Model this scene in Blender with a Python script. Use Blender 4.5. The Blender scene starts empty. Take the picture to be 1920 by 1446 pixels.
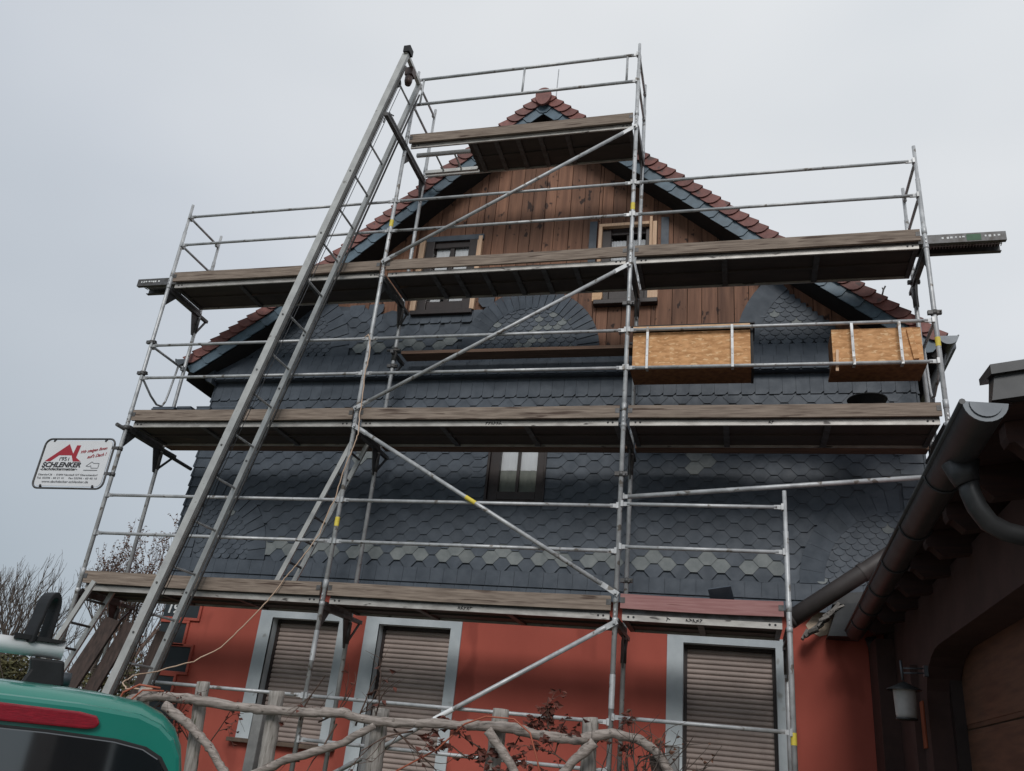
import bpy, math, random
from mathutils import Vector, Matrix, noise
random.seed(7)
S = bpy.context.scene
COL = S.collection
R = math.radians

# ------------------------------------------------------------------ camera
cam_d = bpy.data.cameras.new("camera"); cam = bpy.data.objects.new("camera", cam_d); COL.objects.link(cam)
rt = Vector((0.96600098, 0.24098222, 0.09364654)); up = Vector((0.01551346, -0.41559082, 0.90941938)); fw = Vector((-0.25807254, 0.87704723, 0.40519961))
mw = Matrix((rt, up, -fw)).transposed().to_4x4(); mw.translation = Vector((7.291, -8.1755, 1.5912))
cam.matrix_world = mw
cam_d.sensor_width = 36.0; cam_d.sensor_fit = 'HORIZONTAL'; cam_d.lens = 29.5413
cam_d.clip_start = 0.05; cam_d.clip_end = 2000
S.camera = cam
S.render.resolution_x = 1024; S.render.resolution_y = 771

# ------------------------------------------------------------------ sky and light
SUN_EL, SUN_AZ = R(34), R(188)
world = bpy.data.worlds.new("World"); S.world = world; world.use_nodes = True
nt = world.node_tree; nt.nodes.clear()
N = nt.nodes.new; Lk = nt.links.new
out = N('ShaderNodeOutputWorld'); bg = N('ShaderNodeBackground'); bg.inputs['Strength'].default_value = 0.1
sky = N('ShaderNodeTexSky'); sky.sky_type = 'NISHITA'; sky.sun_disc = False
sky.sun_elevation = SUN_EL; sky.sun_rotation = SUN_AZ
tc = N('ShaderNodeTexCoord'); mp = N('ShaderNodeMapping'); mp.inputs['Scale'].default_value = (1.0, 1.0, 2.2)
nz = N('ShaderNodeTexNoise'); nz.inputs['Scale'].default_value = 1.7; nz.inputs['Detail'].default_value = 3.0; nz.inputs['Roughness'].default_value = 0.45
rp = N('ShaderNodeValToRGB')
rp.color_ramp.elements[0].position = 0.30; rp.color_ramp.elements[0].color = (0.86, 0.88, 0.90, 1)
rp.color_ramp.elements[1].position = 0.72; rp.color_ramp.elements[1].color = (1.06, 1.05, 1.04, 1)
# overcast dome: brightest overhead and towards the right, duller to the lower left
dt = N('ShaderNodeVectorMath'); dt.operation = 'DOT_PRODUCT'; dt.inputs[1].default_value = (0.17, 0.30, 0.80)
rp2 = N('ShaderNodeValToRGB')
rp2.color_ramp.elements[0].position = 0.0; rp2.color_ramp.elements[0].color = (3.5, 4.1, 4.65, 1)
for p_, c_ in ((0.2, (4.45, 5.0, 5.55)), (0.5, (6.45, 6.85, 7.4)), (0.76, (8.2, 8.4, 8.6))):
    e_ = rp2.color_ramp.elements.new(p_); e_.color = (*c_, 1)
rp2.color_ramp.elements[-1].position = 1.0; rp2.color_ramp.elements[-1].color = (11.0, 11.0, 11.0, 1)
ml = N('ShaderNodeMixRGB'); ml.blend_type = 'MULTIPLY'; ml.inputs['Fac'].default_value = 1
mx = N('ShaderNodeMixRGB'); mx.inputs['Fac'].default_value = 0.93
Lk(tc.outputs['Generated'], mp.inputs['Vector']); Lk(mp.outputs['Vector'], nz.inputs['Vector']); Lk(nz.outputs['Fac'], rp.inputs['Fac'])
Lk(tc.outputs['Generated'], dt.inputs[0]); Lk(dt.outputs['Value'], rp2.inputs['Fac'])
Lk(rp2.outputs['Color'], ml.inputs['Color1']); Lk(rp.outputs['Color'], ml.inputs['Color2'])
Lk(sky.outputs['Color'], mx.inputs['Color1']); Lk(ml.outputs['Color'], mx.inputs['Color2'])
Lk(mx.outputs['Color'], bg.inputs['Color']); Lk(bg.outputs['Background'], out.inputs['Surface'])
sun_d = bpy.data.lights.new("sun", 'SUN'); sun_d.energy = 1.5; sun_d.angle = R(22); sun_d.color = (1.0, 0.97, 0.93)
sun = bpy.data.objects.new("sun", sun_d); COL.objects.link(sun)
sun.rotation_euler = (math.pi/2 - SUN_EL, 0, R(8))     # from above, a little behind the camera
S.view_settings.view_transform = 'Standard'; S.view_settings.look = 'None'
S.view_settings.exposure = 0.0; S.view_settings.gamma = 1.0; S.view_settings.use_curve_mapping = False

# ------------------------------------------------------------------ mesh helpers
ORG = {}
class MB:
    def __init__(s): s.v = []; s.f = []; s.m = []; s.t = []; s.s = []
    def face(s, idx, m=0, t=1.0, sm=False): s.f.append(tuple(idx)); s.m.append(m); s.t.append(t); s.s.append(sm)
    def poly(s, pts, m=0, t=1.0):
        b = len(s.v); s.v += [tuple(p) for p in pts]; s.face(range(b, b+len(pts)), m, t)
    def hexa(s, p, m=0, t=1.0):            # 8 points: bottom ring 0-3, top ring 4-7
        b = len(s.v); s.v += [tuple(q) for q in p]
        for q in ((3,2,1,0),(4,5,6,7),(0,1,5,4),(1,2,6,5),(2,3,7,6),(3,0,4,7)): s.face([b+i for i in q], m, t)
    def box(s, x0, x1, y0, y1, z0, z1, m=0, t=1.0):
        s.hexa([(x0,y0,z0),(x1,y0,z0),(x1,y1,z0),(x0,y1,z0),(x0,y0,z1),(x1,y0,z1),(x1,y1,z1),(x0,y1,z1)], m, t)
    def bar(s, a, b, w, h, upv=(0,0,1), m=0, t=1.0):   # rectangular bar from a to b, w sideways, h along up
        a = Vector(a); b = Vector(b); d = (b-a).normalized(); u = Vector(upv); sd = d.cross(u)
        if sd.length < 1e-4: sd = d.cross(Vector((0,1,0)))
        sd.normalize(); u = sd.cross(d); p = []
        for q in (a, b): p += [q-sd*w/2-u*h/2, q+sd*w/2-u*h/2, q+sd*w/2+u*h/2, q-sd*w/2+u*h/2]
        s.hexa(p, m, t)
    def tube(s, pts, r, n=8, m=0, t=1.0, caps=True):
        pts = [Vector(p) for p in pts]; k = len(pts)
        rs = r if isinstance(r, (list, tuple)) else [r]*k
        b = len(s.v); ref = None
        for i, p in enumerate(pts):
            d = (pts[min(i+1,k-1)]-pts[max(i-1,0)]).normalized()
            if ref is None:
                ref = d.cross(Vector((0,0,1)))
                if ref.length < 1e-3: ref = d.cross(Vector((1,0,0)))
            ref = (ref - d*ref.dot(d)).normalized(); q = d.cross(ref)
            for j in range(n):
                a = 2*math.pi*j/n
                s.v.append(tuple(p + (ref*math.cos(a)+q*math.sin(a))*rs[i]))
        for i in range(k-1):
            for j in range(n):
                s.face((b+i*n+j, b+i*n+(j+1)%n, b+(i+1)*n+(j+1)%n, b+(i+1)*n+j), m, t, True)
        if caps:
            s.face([b+j for j in range(n)][::-1], m, t); s.face([b+(k-1)*n+j for j in range(n)], m, t)
    def prism(s, pts, fn, d0, d1, m=0, t=1.0):          # 2-D outline, fn(a, b, d) -> point
        n = len(pts); b = len(s.v)
        s.v += [tuple(fn(p[0], p[1], d0)) for p in pts] + [tuple(fn(p[0], p[1], d1)) for p in pts]
        s.face([b+i for i in range(n)], m, t); s.face([b+n+i for i in range(n)][::-1], m, t)
        for i in range(n): s.face((b+i, b+n+i, b+n+(i+1)%n, b+(i+1)%n), m, t)
    def lathe(s, prof, c, n=20, m=0, t=1.0):            # profile (r, z) about a vertical axis
        b = len(s.v)
        for r_, z in prof:
            for j in range(n):
                a = 2*math.pi*j/n; s.v.append((c[0]+r_*math.cos(a), c[1]+r_*math.sin(a), c[2]+z))
        for i in range(len(prof)-1):
            for j in range(n): s.face((b+i*n+j, b+i*n+(j+1)%n, b+(i+1)*n+(j+1)%n, b+(i+1)*n+j), m, t, True)
    def build(s, name, mats, parent=None, bevel=0):
        me = bpy.data.meshes.new(name); o = bpy.data.objects.new(name, me); COL.objects.link(o)
        org = Vector((0,0,0))
        if parent is not None:
            o.parent = parent; org = ORG[parent.name]; ORG[o.name] = org
        else: ORG[o.name] = org
        me.from_pydata([(x-org.x, y-org.y, z-org.z) for x, y, z in s.v], [], s.f)
        if not isinstance(mats, (list, tuple)): mats = [mats]
        for m_ in mats: me.materials.append(m_)
        me.polygons.foreach_set('material_index', s.m); me.polygons.foreach_set('use_smooth', s.s)
        a = me.attributes.new('tint', 'FLOAT', 'FACE'); a.data.foreach_set('value', s.t)
        me.update()
        if bevel:
            md = o.modifiers.new('bevel', 'BEVEL'); md.width = bevel; md.segments = 2; md.limit_method = 'ANGLE'
        return o
def tag(o, label=None, cat=None, group=None, kind=None):
    for k, v in (('label', label), ('category', cat), ('group', group), ('kind', kind)):
        if v: o[k] = v
    return o
def thing(name, label, cat, loc=(0,0,0), group=None):
    o = bpy.data.objects.new(name, None); COL.objects.link(o); o.location = loc; o.empty_display_size = 0.2
    ORG[o.name] = Vector(loc); return tag(o, label, cat, group)
def copy_tree(o, parent=None):
    c = o.copy(); COL.objects.link(c)
    if parent is not None: c.parent = parent
    for ch in list(o.children): copy_tree(ch, c)
    return c
def lettering(txt, size, loc, mat, parent, shear=0.0, bold=0.0, width=None, rotz=0.0, name='lettering', align='LEFT', tilt=0.0, label=None):
    cu = bpy.data.curves.new(name, 'FONT'); cu.body = txt; cu.size = size; cu.shear = shear; cu.offset = bold; cu.extrude = 0.0012
    cu.align_x = align
    tmp = bpy.data.objects.new(name, cu); COL.objects.link(tmp)
    bpy.context.view_layer.update()
    me = bpy.data.meshes.new_from_object(tmp.evaluated_get(bpy.context.evaluated_depsgraph_get()))
    bpy.data.objects.remove(tmp)
    o = bpy.data.objects.new(name, me); COL.objects.link(o); o.parent = parent
    me.materials.clear(); me.materials.append(mat)
    xs = [v.co.x for v in me.vertices]
    sx = 1.0
    if width and xs: sx = width/max(1e-6, max(xs)-min(xs))
    org = ORG[parent.name]
    o.matrix_basis = Matrix.Translation(Vector(loc)-org) @ Matrix.Rotation(rotz, 4, 'Z') @ Matrix.Rotation(math.pi/2, 4, 'X') @ Matrix.Rotation(tilt, 4, 'Z') @ Matrix.Diagonal((sx,1,1,1))
    a = me.attributes.new('tint', 'FLOAT', 'FACE'); a.data.foreach_set('value', [1.0]*len(me.polygons))
    if label: o['label'] = label
    return o

# ------------------------------------------------------------------ materials
def mk(name, c1, c2=None, scale=8.0, stretch=(1,1,1), rough=0.6, metal=0.0, bump=0.0, lo=0.35, hi=0.65, detail=6.0, spots=None, spot_scale=3.0, rvar=0.0, spec=None, wave=None, coat=0.0, sstretch=None):
    m = bpy.data.materials.new(name); m.use_nodes = True; t = m.node_tree; n = t.nodes; l = t.links
    b = n['Principled BSDF']; b.inputs['Roughness'].default_value = rough; b.inputs['Metallic'].default_value = metal
    if spec is not None: b.inputs['Specular IOR Level'].default_value = spec
    if coat: b.inputs['Coat Weight'].default_value = coat; b.inputs['Coat Roughness'].default_value = 0.08
    co = n.new('ShaderNodeTexCoord'); ma = n.new('ShaderNodeMapping'); ma.inputs['Scale'].default_value = stretch
    l.new(co.outputs['Object'], ma.inputs['Vector'])
    nz = n.new('ShaderNodeTexNoise'); nz.inputs['Scale'].default_value = scale; nz.inputs['Detail'].default_value = detail; nz.inputs['Roughness'].default_value = 0.6
    l.new(ma.outputs['Vector'], nz.inputs['Vector'])
    mr = n.new('ShaderNodeMapRange'); mr.inputs['From Min'].default_value = lo; mr.inputs['From Max'].default_value = hi
    l.new(nz.outputs['Fac'], mr.inputs['Value'])
    mx = n.new('ShaderNodeMixRGB'); mx.inputs['Color1'].default_value = (*c1, 1); mx.inputs['Color2'].default_value = (*(c2 or c1), 1)
    l.new(mr.outputs['Result'], mx.inputs['Fac']); colr = mx.outputs['Color']
    if spots:                                   # (colour, threshold): knots, rust or chalk marks
        n2 = n.new('ShaderNodeTexNoise'); n2.inputs['Scale'].default_value = spot_scale; n2.inputs['Detail'].default_value = 2.0
        if sstretch:
            mb2 = n.new('ShaderNodeMapping'); mb2.inputs['Scale'].default_value = sstretch; l.new(co.outputs['Object'], mb2.inputs['Vector']); l.new(mb2.outputs['Vector'], n2.inputs['Vector'])
        else: l.new(ma.outputs['Vector'], n2.inputs['Vector'])
        m2 = n.new('ShaderNodeMapRange'); m2.inputs['From Min'].default_value = spots[1]; m2.inputs['From Max'].default_value = spots[1]+0.06
        l.new(n2.outputs['Fac'], m2.inputs['Value'])
        x2 = n.new('ShaderNodeMixRGB'); x2.inputs['Color2'].default_value = (*spots[0], 1)
        l.new(m2.outputs['Result'], x2.inputs['Fac']); l.new(colr, x2.inputs['Color1']); colr = x2.outputs['Color']
    at = n.new('ShaderNodeAttribute'); at.attribute_name = 'tint'
    x3 = n.new('ShaderNodeMixRGB'); x3.blend_type = 'MULTIPLY'; x3.inputs['Fac'].default_value = 1
    l.new(colr, x3.inputs['Color1']); l.new(at.outputs['Fac'], x3.inputs['Color2']); l.new(x3.outputs['Color'], b.inputs['Base Color'])
    if rvar:
        m4 = n.new('ShaderNodeMapRange'); m4.inputs['To Min'].default_value = rough-rvar; m4.inputs['To Max'].default_value = rough+rvar
        l.new(nz.outputs['Fac'], m4.inputs['Value']); l.new(m4.outputs['Result'], b.inputs['Roughness'])
    if bump:
        bp = n.new('ShaderNodeBump'); bp.inputs['Strength'].default_value = bump; bp.inputs['Distance'].default_value = 0.01
        l.new(nz.outputs['Fac'], bp.inputs['Height']); l.new(bp.outputs['Normal'], b.inputs['Normal'])
    return m
galv = mk('galvanised_steel', (.58,.59,.60), (.36,.37,.38), 7, (1,1,1), .45, .25, .05, spots=((.20,.18,.16), .62), spot_scale=11, rvar=.12)
dsteel = mk('dark_steel', (.14,.14,.145), (.08,.075,.07), 14, rough=.55, metal=.5, bump=.05)
alu = mk('aluminium', (.56,.56,.54), (.42,.42,.41), 6, (1,1,1), .40, .3, .03, spots=((.25,.24,.22), .68), spot_scale=9, rvar=.1)
plate = mk('deck_edge_steel', (.56,.54,.51), (.34,.32,.30), 5, (1,3,3), .5, .35, .04, spots=((.10,.09,.085), .66), spot_scale=6)
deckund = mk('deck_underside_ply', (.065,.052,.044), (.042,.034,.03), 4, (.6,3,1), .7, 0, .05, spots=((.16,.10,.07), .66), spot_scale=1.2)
toe = mk('weathered_board', (.33,.265,.215), (.15,.112,.088), 3.2, (.9,14,14), .85, 0, .25, .33, .67, spots=((.085,.055,.042), .62), spot_scale=2.2)
toe_red = mk('red_washed_board', (.40,.21,.20), (.30,.135,.128), 3.0, (.9,14,14), .8, 0, .15, spots=((.16,.05,.045), .69), spot_scale=2.0)
plank = mk('brown_plank', (.19,.115,.08), (.10,.06,.042), 3.0, (.8,14,14), .8, 0, .2)
oldplank = mk('dark_old_board', (.075,.05,.042), (.035,.025,.022), 3.0, (14,14,1), .85, 0, .3)
timber = mk('brown_timber_boarding', (.31,.155,.095), (.15,.070,.043), 2.2, (9,9,.55), .75, 0, .3, .30, .70, spots=((.045,.021,.015), .64), spot_scale=5.5, sstretch=(2.2,2.2,1.2))
slate = mk('dark_slate', (.097,.116,.142), (.068,.084,.106), 7, (1,1,1), .55, 0, .12, spec=.35, rvar=.1)
slate_l = mk('pale_green_slate', (.225,.245,.245), (.155,.175,.18), 9, (1,1,1), .6, 0, .12)
slate_b = mk('blue_slate_verge', (.115,.175,.225), (.075,.115,.15), 8, rough=.5, bump=.1)
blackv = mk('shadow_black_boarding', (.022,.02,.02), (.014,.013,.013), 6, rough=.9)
tile = mk('red_clay_tile', (.25,.095,.080), (.16,.060,.052), 11, rough=.6, bump=.15, spots=((.10,.055,.05), .64), spot_scale=7)
red = mk('red_render', (.50,.115,.082), (.42,.092,.066), 1.6, (1,1,.45), .9, 0, .22, .3, .7, detail=9, spots=((.36,.078,.056), .63), spot_scale=2.3)
greyr = mk('pale_grey_render', (.58,.63,.66), (.50,.55,.58), 6, rough=.85, bump=.06, spots=((.33,.34,.34), .7), spot_scale=5)
shut = mk('beige_roller_shutter', (.43,.35,.315), (.34,.275,.25), 2.5, rough=.6)
brownf = mk('dark_brown_window_frame', (.032,.020,.019), (.022,.015,.014), 9, rough=.45)
batt = mk('fresh_pine_batten', (.78,.55,.38), (.62,.40,.26), 5, (9,9,.8), .75, 0, .1)
batt2 = mk('fresh_pine_block', (.76,.50,.30), (.60,.36,.20), 5, (2,2,6), .75, 0, .1)
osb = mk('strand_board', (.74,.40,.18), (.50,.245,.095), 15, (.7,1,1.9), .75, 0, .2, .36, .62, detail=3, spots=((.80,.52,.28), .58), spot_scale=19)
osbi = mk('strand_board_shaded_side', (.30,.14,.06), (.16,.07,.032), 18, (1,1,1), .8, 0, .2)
zinc = mk('dark_zinc_gutter', (.065,.067,.070), (.042,.043,.045), 5, rough=.45, metal=.45, bump=.03)
zincl = mk('pale_zinc', (.13,.145,.16), (.09,.10,.115), 5, rough=.42, metal=.4)
wallb = mk('brown_red_wall', (.070,.035,.030), (.046,.023,.020), 4, rough=.8, bump=.08)
doorw = mk('brown_garage_door_panel', (.17,.08,.048), (.10,.046,.028), 3, (8,.8,8), .55, 0, .08)
raft = mk('stained_rafter', (.045,.017,.012), (.025,.011,.009), 4, (1,8,8), .8)
orang = mk('orange_painted_reveal', (.30,.075,.03), (.25,.06,.025), 5, rough=.8)
plast = mk('bare_plaster', (.66,.54,.42), (.52,.41,.31), 7, rough=.95, bump=.25)
glassd = mk('dark_window_glass', (.03,.034,.038), None, 3, rough=.06, spec=.6)
glassv = mk('van_rear_glass', (.010,.013,.015), None, 3, rough=.04, spec=.5)
glassv.node_tree.nodes['Principled BSDF'].inputs['IOR'].default_value = 2.3
curt = mk('pale_curtain', (.86,.88,.90), (.78,.80,.83), 12, (9,9,.6), .8)
curtg = mk('greenish_net_curtain', (.33,.35,.32), (.25,.27,.25), 6, (3,3,1), .8)
whitep = mk('white_plastic', (.88,.89,.89), (.82,.83,.84), 5, rough=.4)
signw = mk('white_sign_board', (.74,.75,.77), (.69,.70,.72), 3, rough=.45)
ink = mk('black_lettering', (.02,.02,.024), rough=.6)
inkg = mk('grey_lettering', (.14,.145,.16), rough=.6)
inkr = mk('red_lettering', (.36,.02,.035), rough=.55)
chalk = mk('chalk_white', (.80,.82,.82), rough=.9)
quoin = mk('dark_blue_grey_panel', (.026,.037,.045), (.019,.027,.033), 6, rough=.6)
yel = mk('yellow_sticker', (.82,.66,.10), (.70,.55,.07), 30, rough=.6)
grn = mk('green_sticker', (.05,.14,.07), (.035,.10,.05), 12, rough=.6)
teal = mk('teal_car_paint', (.010,.205,.155), (.008,.185,.140), 2, rough=.32, coat=.7, spots=((.03,.22,.17), .72), spot_scale=26)
blackp = mk('black_plastic', (.012,.012,.013), (.02,.02,.022), 8, rough=.55, spec=.25)
redl = mk('red_brake_lens', (.30,.010,.024), (.16,.006,.014), 9, (3,3,40), .22, 0, .15)
rubber = mk('tyre_rubber', (.015,.015,.016), rough=.8)
log = mk('bleached_log', (.42,.365,.33), (.19,.16,.14), 4, (1.5,14,14), .85, 0, .45, spots=((.07,.05,.045), .68), spot_scale=5)
logp = mk('bleached_post', (.42,.39,.36), (.22,.20,.18), 4, (14,14,1.5), .85, 0, .45, spots=((.09,.10,.06), .66), spot_scale=4)
twig = mk('bare_twig', (.125,.098,.083), (.08,.062,.053), 6, rough=.9)
twigr = mk('reddish_twig', (.145,.092,.070), (.095,.06,.048), 6, rough=.9)
leafr = mk('dry_red_leaf', (.15,.045,.03), (.09,.03,.022), 12, rough=.8)
leafb = mk('dry_brown_beech_leaf', (.16,.075,.045), (.10,.05,.032), 5, rough=.85)
leafg = mk('yellow_green_hedge_leaf', (.10,.085,.03), (.05,.055,.022), 3, rough=.8)
orcab = mk('orange_cable', (.36,.095,.05), rough=.6)
crcab = mk('cream_cable', (.62,.46,.34), (.55,.38,.27), 9, rough=.6)
rope = mk('steel_rope', (.10,.10,.105), rough=.5, metal=.5)
motor = mk('red_brown_hoist_block', (.10,.055,.045), (.06,.035,.03), 9, rough=.5)
grass = mk('grass_yard', (.06,.075,.025), (.085,.075,.04), 3, rough=.95, bump=.3)
gravel = mk('gravel_yard', (.24,.22,.20), (.15,.14,.13), 30, rough=.95, bump=.4)

# ------------------------------------------------------------------ ground
mb = MB()
xs = [-300,-60,-20,-8,0,4,8,12,20,60,300]
ys = [-300,-60,-20,-9,-6,-3.6,-2.6,-1.9,-1.0,0,2,12,30,60,300]
def gz(x, y): return 0.0 if y < -3.6 else min(0.82, 0.82*(y+3.6)/1.9)
idx = {}
for i, x in enumerate(xs):
    for j, y in enumerate(ys): idx[i,j] = len(mb.v); mb.v.append((x, y, gz(x, y)))
for i in range(len(xs)-1):
    for j in range(len(ys)-1):
        near = ys[j] < -1.9 and xs[i] > -9 and xs[i] < 12 and ys[j] >= -20
        mb.face((idx[i,j], idx[i+1,j], idx[i+1,j+1], idx[i,j+1]), 1 if near else 0)
tag(mb.build('ground', [grass, gravel]), kind='structure')

# ================================================================== HOUSE
YW = 1.20                                     # slate face;  timber behind it, red render at 1.30
house = thing('house', 'gabled house with red ground floor, dark slate cladding and half slated brown timber gable', 'house', (4.73, 5, 0.82))
AX = 4.70
LP = [(4.68,10.40),(3.40,9.27),(2.10,8.07),(0.98,7.04),(-0.06,6.27)]
RP = [(4.68,10.40),(5.60,9.58),(6.80,8.57),(7.80,7.70),(8.62,7.02),(9.43,6.33)]
def roof_z(x):
    pts = LP[::-1] + RP[1:]
    for (x0,z0),(x1,z1) in zip(pts, pts[1:]):
        if x0 <= x <= x1: return z0+(z1-z0)*(x-x0)/(x1-x0)
    return 6.2
# red ground floor wall: sheet with openings for the three shuttered windows
WIN = [(1.79,2.68,1.53,2.90),(3.19,4.08,0.95,2.90),(6.70,7.64,1.62,2.905)]
mb = MB()
cx = sorted({.24, 9.22} | {v for w in WIN for v in w[:2]}); cz = sorted({.6, 3.34} | {v for w in WIN for v in w[2:]})
for a, b in zip(cx, cx[1:]):
    for c, d in zip(cz, cz[1:]):
        mx_, mz_ = (a+b)/2, (c+d)/2
        if any(w[0] < mx_ < w[1] and w[2] < mz_ < w[3] for w in WIN): continue
        mb.poly([(a,1.30,c),(b,1.30,c),(b,1.30,d),(a,1.30,d)])
mb.poly([(.24,1.30,.6),(.24,11,.6),(.24,11,3.34),(.24,1.30,3.34)]); mb.poly([(9.22,1.30,.6),(9.22,1.30,3.34),(9.22,11,3.34),(9.22,11,.6)])
mb.poly([(.24,11,.6),(9.22,11,.6),(9.22,11,3.34),(.24,11,3.34)])
mb.build('ground_floor_wall', red, house)
# window surrounds, reveals and roller shutters
def shutter_window(x0, x1, z0, z1, fr=.17, ztop=.09, sill=True):
    s = MB()
    X0, X1, Z1 = x0-fr, x1+fr-.04, z1+ztop
    s.box(X0, x0, 1.275, 1.305, z0, Z1); s.box(x1, X1, 1.275, 1.305, z0, Z1); s.box(x0, x1, 1.275, 1.305, z1, Z1)
    s.poly([(x0,1.275,z0),(x0,1.275,z1),(x0,1.47,z1),(x0,1.47,z0)]); s.poly([(x1,1.275,z0),(x1,1.47,z0),(x1,1.47,z1),(x1,1.275,z1)])
    s.poly([(x0,1.275,z1),(x1,1.275,z1),(x1,1.47,z1),(x0,1.47,z1)])
    f = s.build('window_surround', greyr, house)
    g = MB(); g.box(x0, x0+.035, 1.42, 1.47, z0, z1); g.box(x1-.035, x1, 1.42, 1.47, z0, z1); g.box(x0+.035, x1-.035, 1.40, 1.47, z1-.035, z1)
    g.build('guide_rail', brownf, f)
    h = MB(); z = z0 + .0
    n = int((z1-.035-z0)/.052); st = (z1-.035-z0)/n
    for i in range(n):
        a = z0+i*st; prof = [(1.455,a),(1.440,a+st*.12),(1.434,a+st*.45),(1.440,a+st*.82),(1.455,a+st*.97)]
        b0 = len(h.v)
        for yy, zz in prof: h.v += [(x0+.035,yy,zz),(x1-.035,yy,zz)]
        tt = random.uniform(.95,1.04)
        for k in range(len(prof)-1): h.face((b0+2*k, b0+2*k+1, b0+2*k+3, b0+2*k+2), 0, tt, True)
    h.poly([(x0+.035,1.456,z0),(x1-.035,1.456,z0),(x1-.035,1.456,z1),(x0+.035,1.456,z1)])
    h.build('roller_shutter', shut, f)
    if sill:
        q = MB(); q.box(x0-.24, x1+.20, 1.20, 1.45, z0-.045, z0); q.build('window_sill', mk('brown_stone_sill', (.17,.12,.09), (.10,.075,.06), 9, rough=.9, bump=.2), f, .006)
for i, w in enumerate(WIN): shutter_window(*w, sill=(i != 1))
# corner quoins painted as dark panels with raised red border
quoins = [(.18,.75,2.83,3.06),(.18,.62,2.52,2.76),(.18,.76,2.19,2.48),(.18,.62,1.90,2.13),(.18,.76,1.58,1.84)]
for i, (x0,x1,z0,z1) in enumerate(quoins):
    q = MB(); q.box(x0+.06, x1, 1.288, 1.302, z0, z1); qo = q.build('quoin_panel', quoin, house)
    b = MB(); e = .035
    b.box(x0+.06, x1+e, 1.270, 1.302, z0-e, z0); b.box(x1, x1+e, 1.270, 1.302, z0, z1)
    if i: b.box(x0+.06, x1+e, 1.270, 1.302, z1, z1+e)
    b.build('raised_border', red, qo, .006)
    if i == 0: lettering('19', .17, (.275, 1.285, 2.88), chalk, qo, shear=.15, bold=.004, name='chalk_number', label='white handwritten number 19')

# ---- slate cladding
def slate_plate(m, pts, zb, zt, lift=.022, base=YW, th=.010, mi=0, t=1.0, root=.004):
    # pts: outline in (x, z); tilted so the lower end stands off the wall
    def yy(z): return base - root - (lift-root)*max(0, min(1, (zt-z)/(zt-zb)))
    n = len(pts); b = len(m.v)
    m.v += [(x, yy(z), z) for x, z in pts] + [(x, min(base+.004, yy(z)+th), z) for x, z in pts]
    m.face([b+i for i in range(n)], mi, t)
    for i in range(n): m.face((b+i, b+n+i, b+n+(i+1)%n, b+(i+1)%n), mi, t)
def rt_(): return random.uniform(.88, 1.10)
FL, FR, FM = (.92,6.40,.98,1.24), (8.54,6.40,.98,1.24), (4.70,6.39,.65,.93)
QL, QR = (.51,3.57,.80,1.04), (8.95,3.57,.80,1.04)
def inr(x, z, f, r): return (x-f[0])**2+(z-f[1])**2 < r*r
def gable_slated(x, z):                        # where the upper cladding has been laid so far
    if z < 6.36: return True
    if 2.96 < x < 3.92 and z > 6.98: return False
    if x < .45 or x > 4.25: return False
    lim = 7.20 if x < 2.75 else (7.13 if x < 2.9 else 7.30)
    if 2.48 < x < 2.66: lim = 7.02
    return z < min(lim, roof_z(x)-.55)
DIA = []                                        # pale slates laid as decorative figures
wall_s = MB(); gab_s = MB(); gab_r = MB()
for r in range(-2, 52):
    z0 = 3.64+.08*r
    for k in range(-24, 14):
        x = 6.23+.29*k+(.145 if r % 2 else 0)
        zc = z0+.09
        if not (.38 < x < 9.10): continue
        if z0 < 5.72:
            if z0 < 3.50: continue
            if inr(x, zc, QL, 1.06) or inr(x, zc, QR, 1.06): continue
            if 4.30 < x < 5.10 and 4.32 < zc < 5.5: continue
            tgt = wall_s
        elif z0 >= 6.30:
            if inr(x, zc, FL, 1.26) or inr(x, zc, FM, .95) or inr(x, zc, FR, 1.26): continue
            if not gable_slated(x, zc+.08): continue
            if 2.86 < x < 4.0 and zc > 6.80: continue
            tgt = gab_s
        else: continue
        pale = (r == 0) or (r == 1 and k % 2 == 0)
        if x < 1.5: pale = False
        for cxx, czz in ((2.70,5.06),(6.92,4.98)):
            dx, dz = abs(x-cxx), zc-czz
            if (abs(dz-.24+dx*.0) < .05 and dx < .62) or (abs(dz-.16) < .05 and .1 < dx < .5) or (dx < .12 and -.16 < dz < .2): pale = True
        if z0 > 6.3: pale = (6.38 < z0 < 6.46) or (6.46 < z0 < 6.54 and k % 2 == 1)
        hw, bw = .111, .038
        jx, jz = random.uniform(-.004,.004), random.uniform(-.003,.003)
        p = [(x-bw,z0),(x+bw,z0),(x+hw,z0+.084),(x+hw,z0+.2),(x-hw,z0+.2),(x-hw,z0+.084)]
        zmax = 5.76 if z0 < 5.72 else 9
        p = [(a+jx, min(zmax, max(3.545, c+jz))) for a, c in p]
        slate_plate(tgt, p, z0, z0+.2, mi=1 if pale else 0, t=rt_())
def rects(m, x0, x1, z0, z1, w, lift, base=YW, clip=.03, jit=.004, root=.006):
    x = x0
    while x < x1-.02:
        b = min(x1, x+w+random.uniform(-jit, jit)); g = .0016
        p = [(x+g,z0),(b-g-clip,z0),(b-g,z0+clip),(b-g,z1),(x+g,z1)]
        slate_plate(m, p, z0, z1, lift, base, mi=0, t=random.uniform(.94,1.05), root=root); x = b
rects(wall_s, .20, 9.26, 3.27, 3.40, .17, .060, clip=.0); rects(wall_s, .20, 9.26, 3.39, 3.565, .17, .032, clip=.0, root=.02)
for xa, xb in ((.20,.50),(8.99,9.26)):
    z = 3.565
    while z < 5.70:
        rects(wall_s, xa, xb, z, z+.165, .30, .024, clip=0); z += .135
rects(wall_s, .20, 9.26, 5.75, 6.04, .152, .026, clip=.035)
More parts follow.
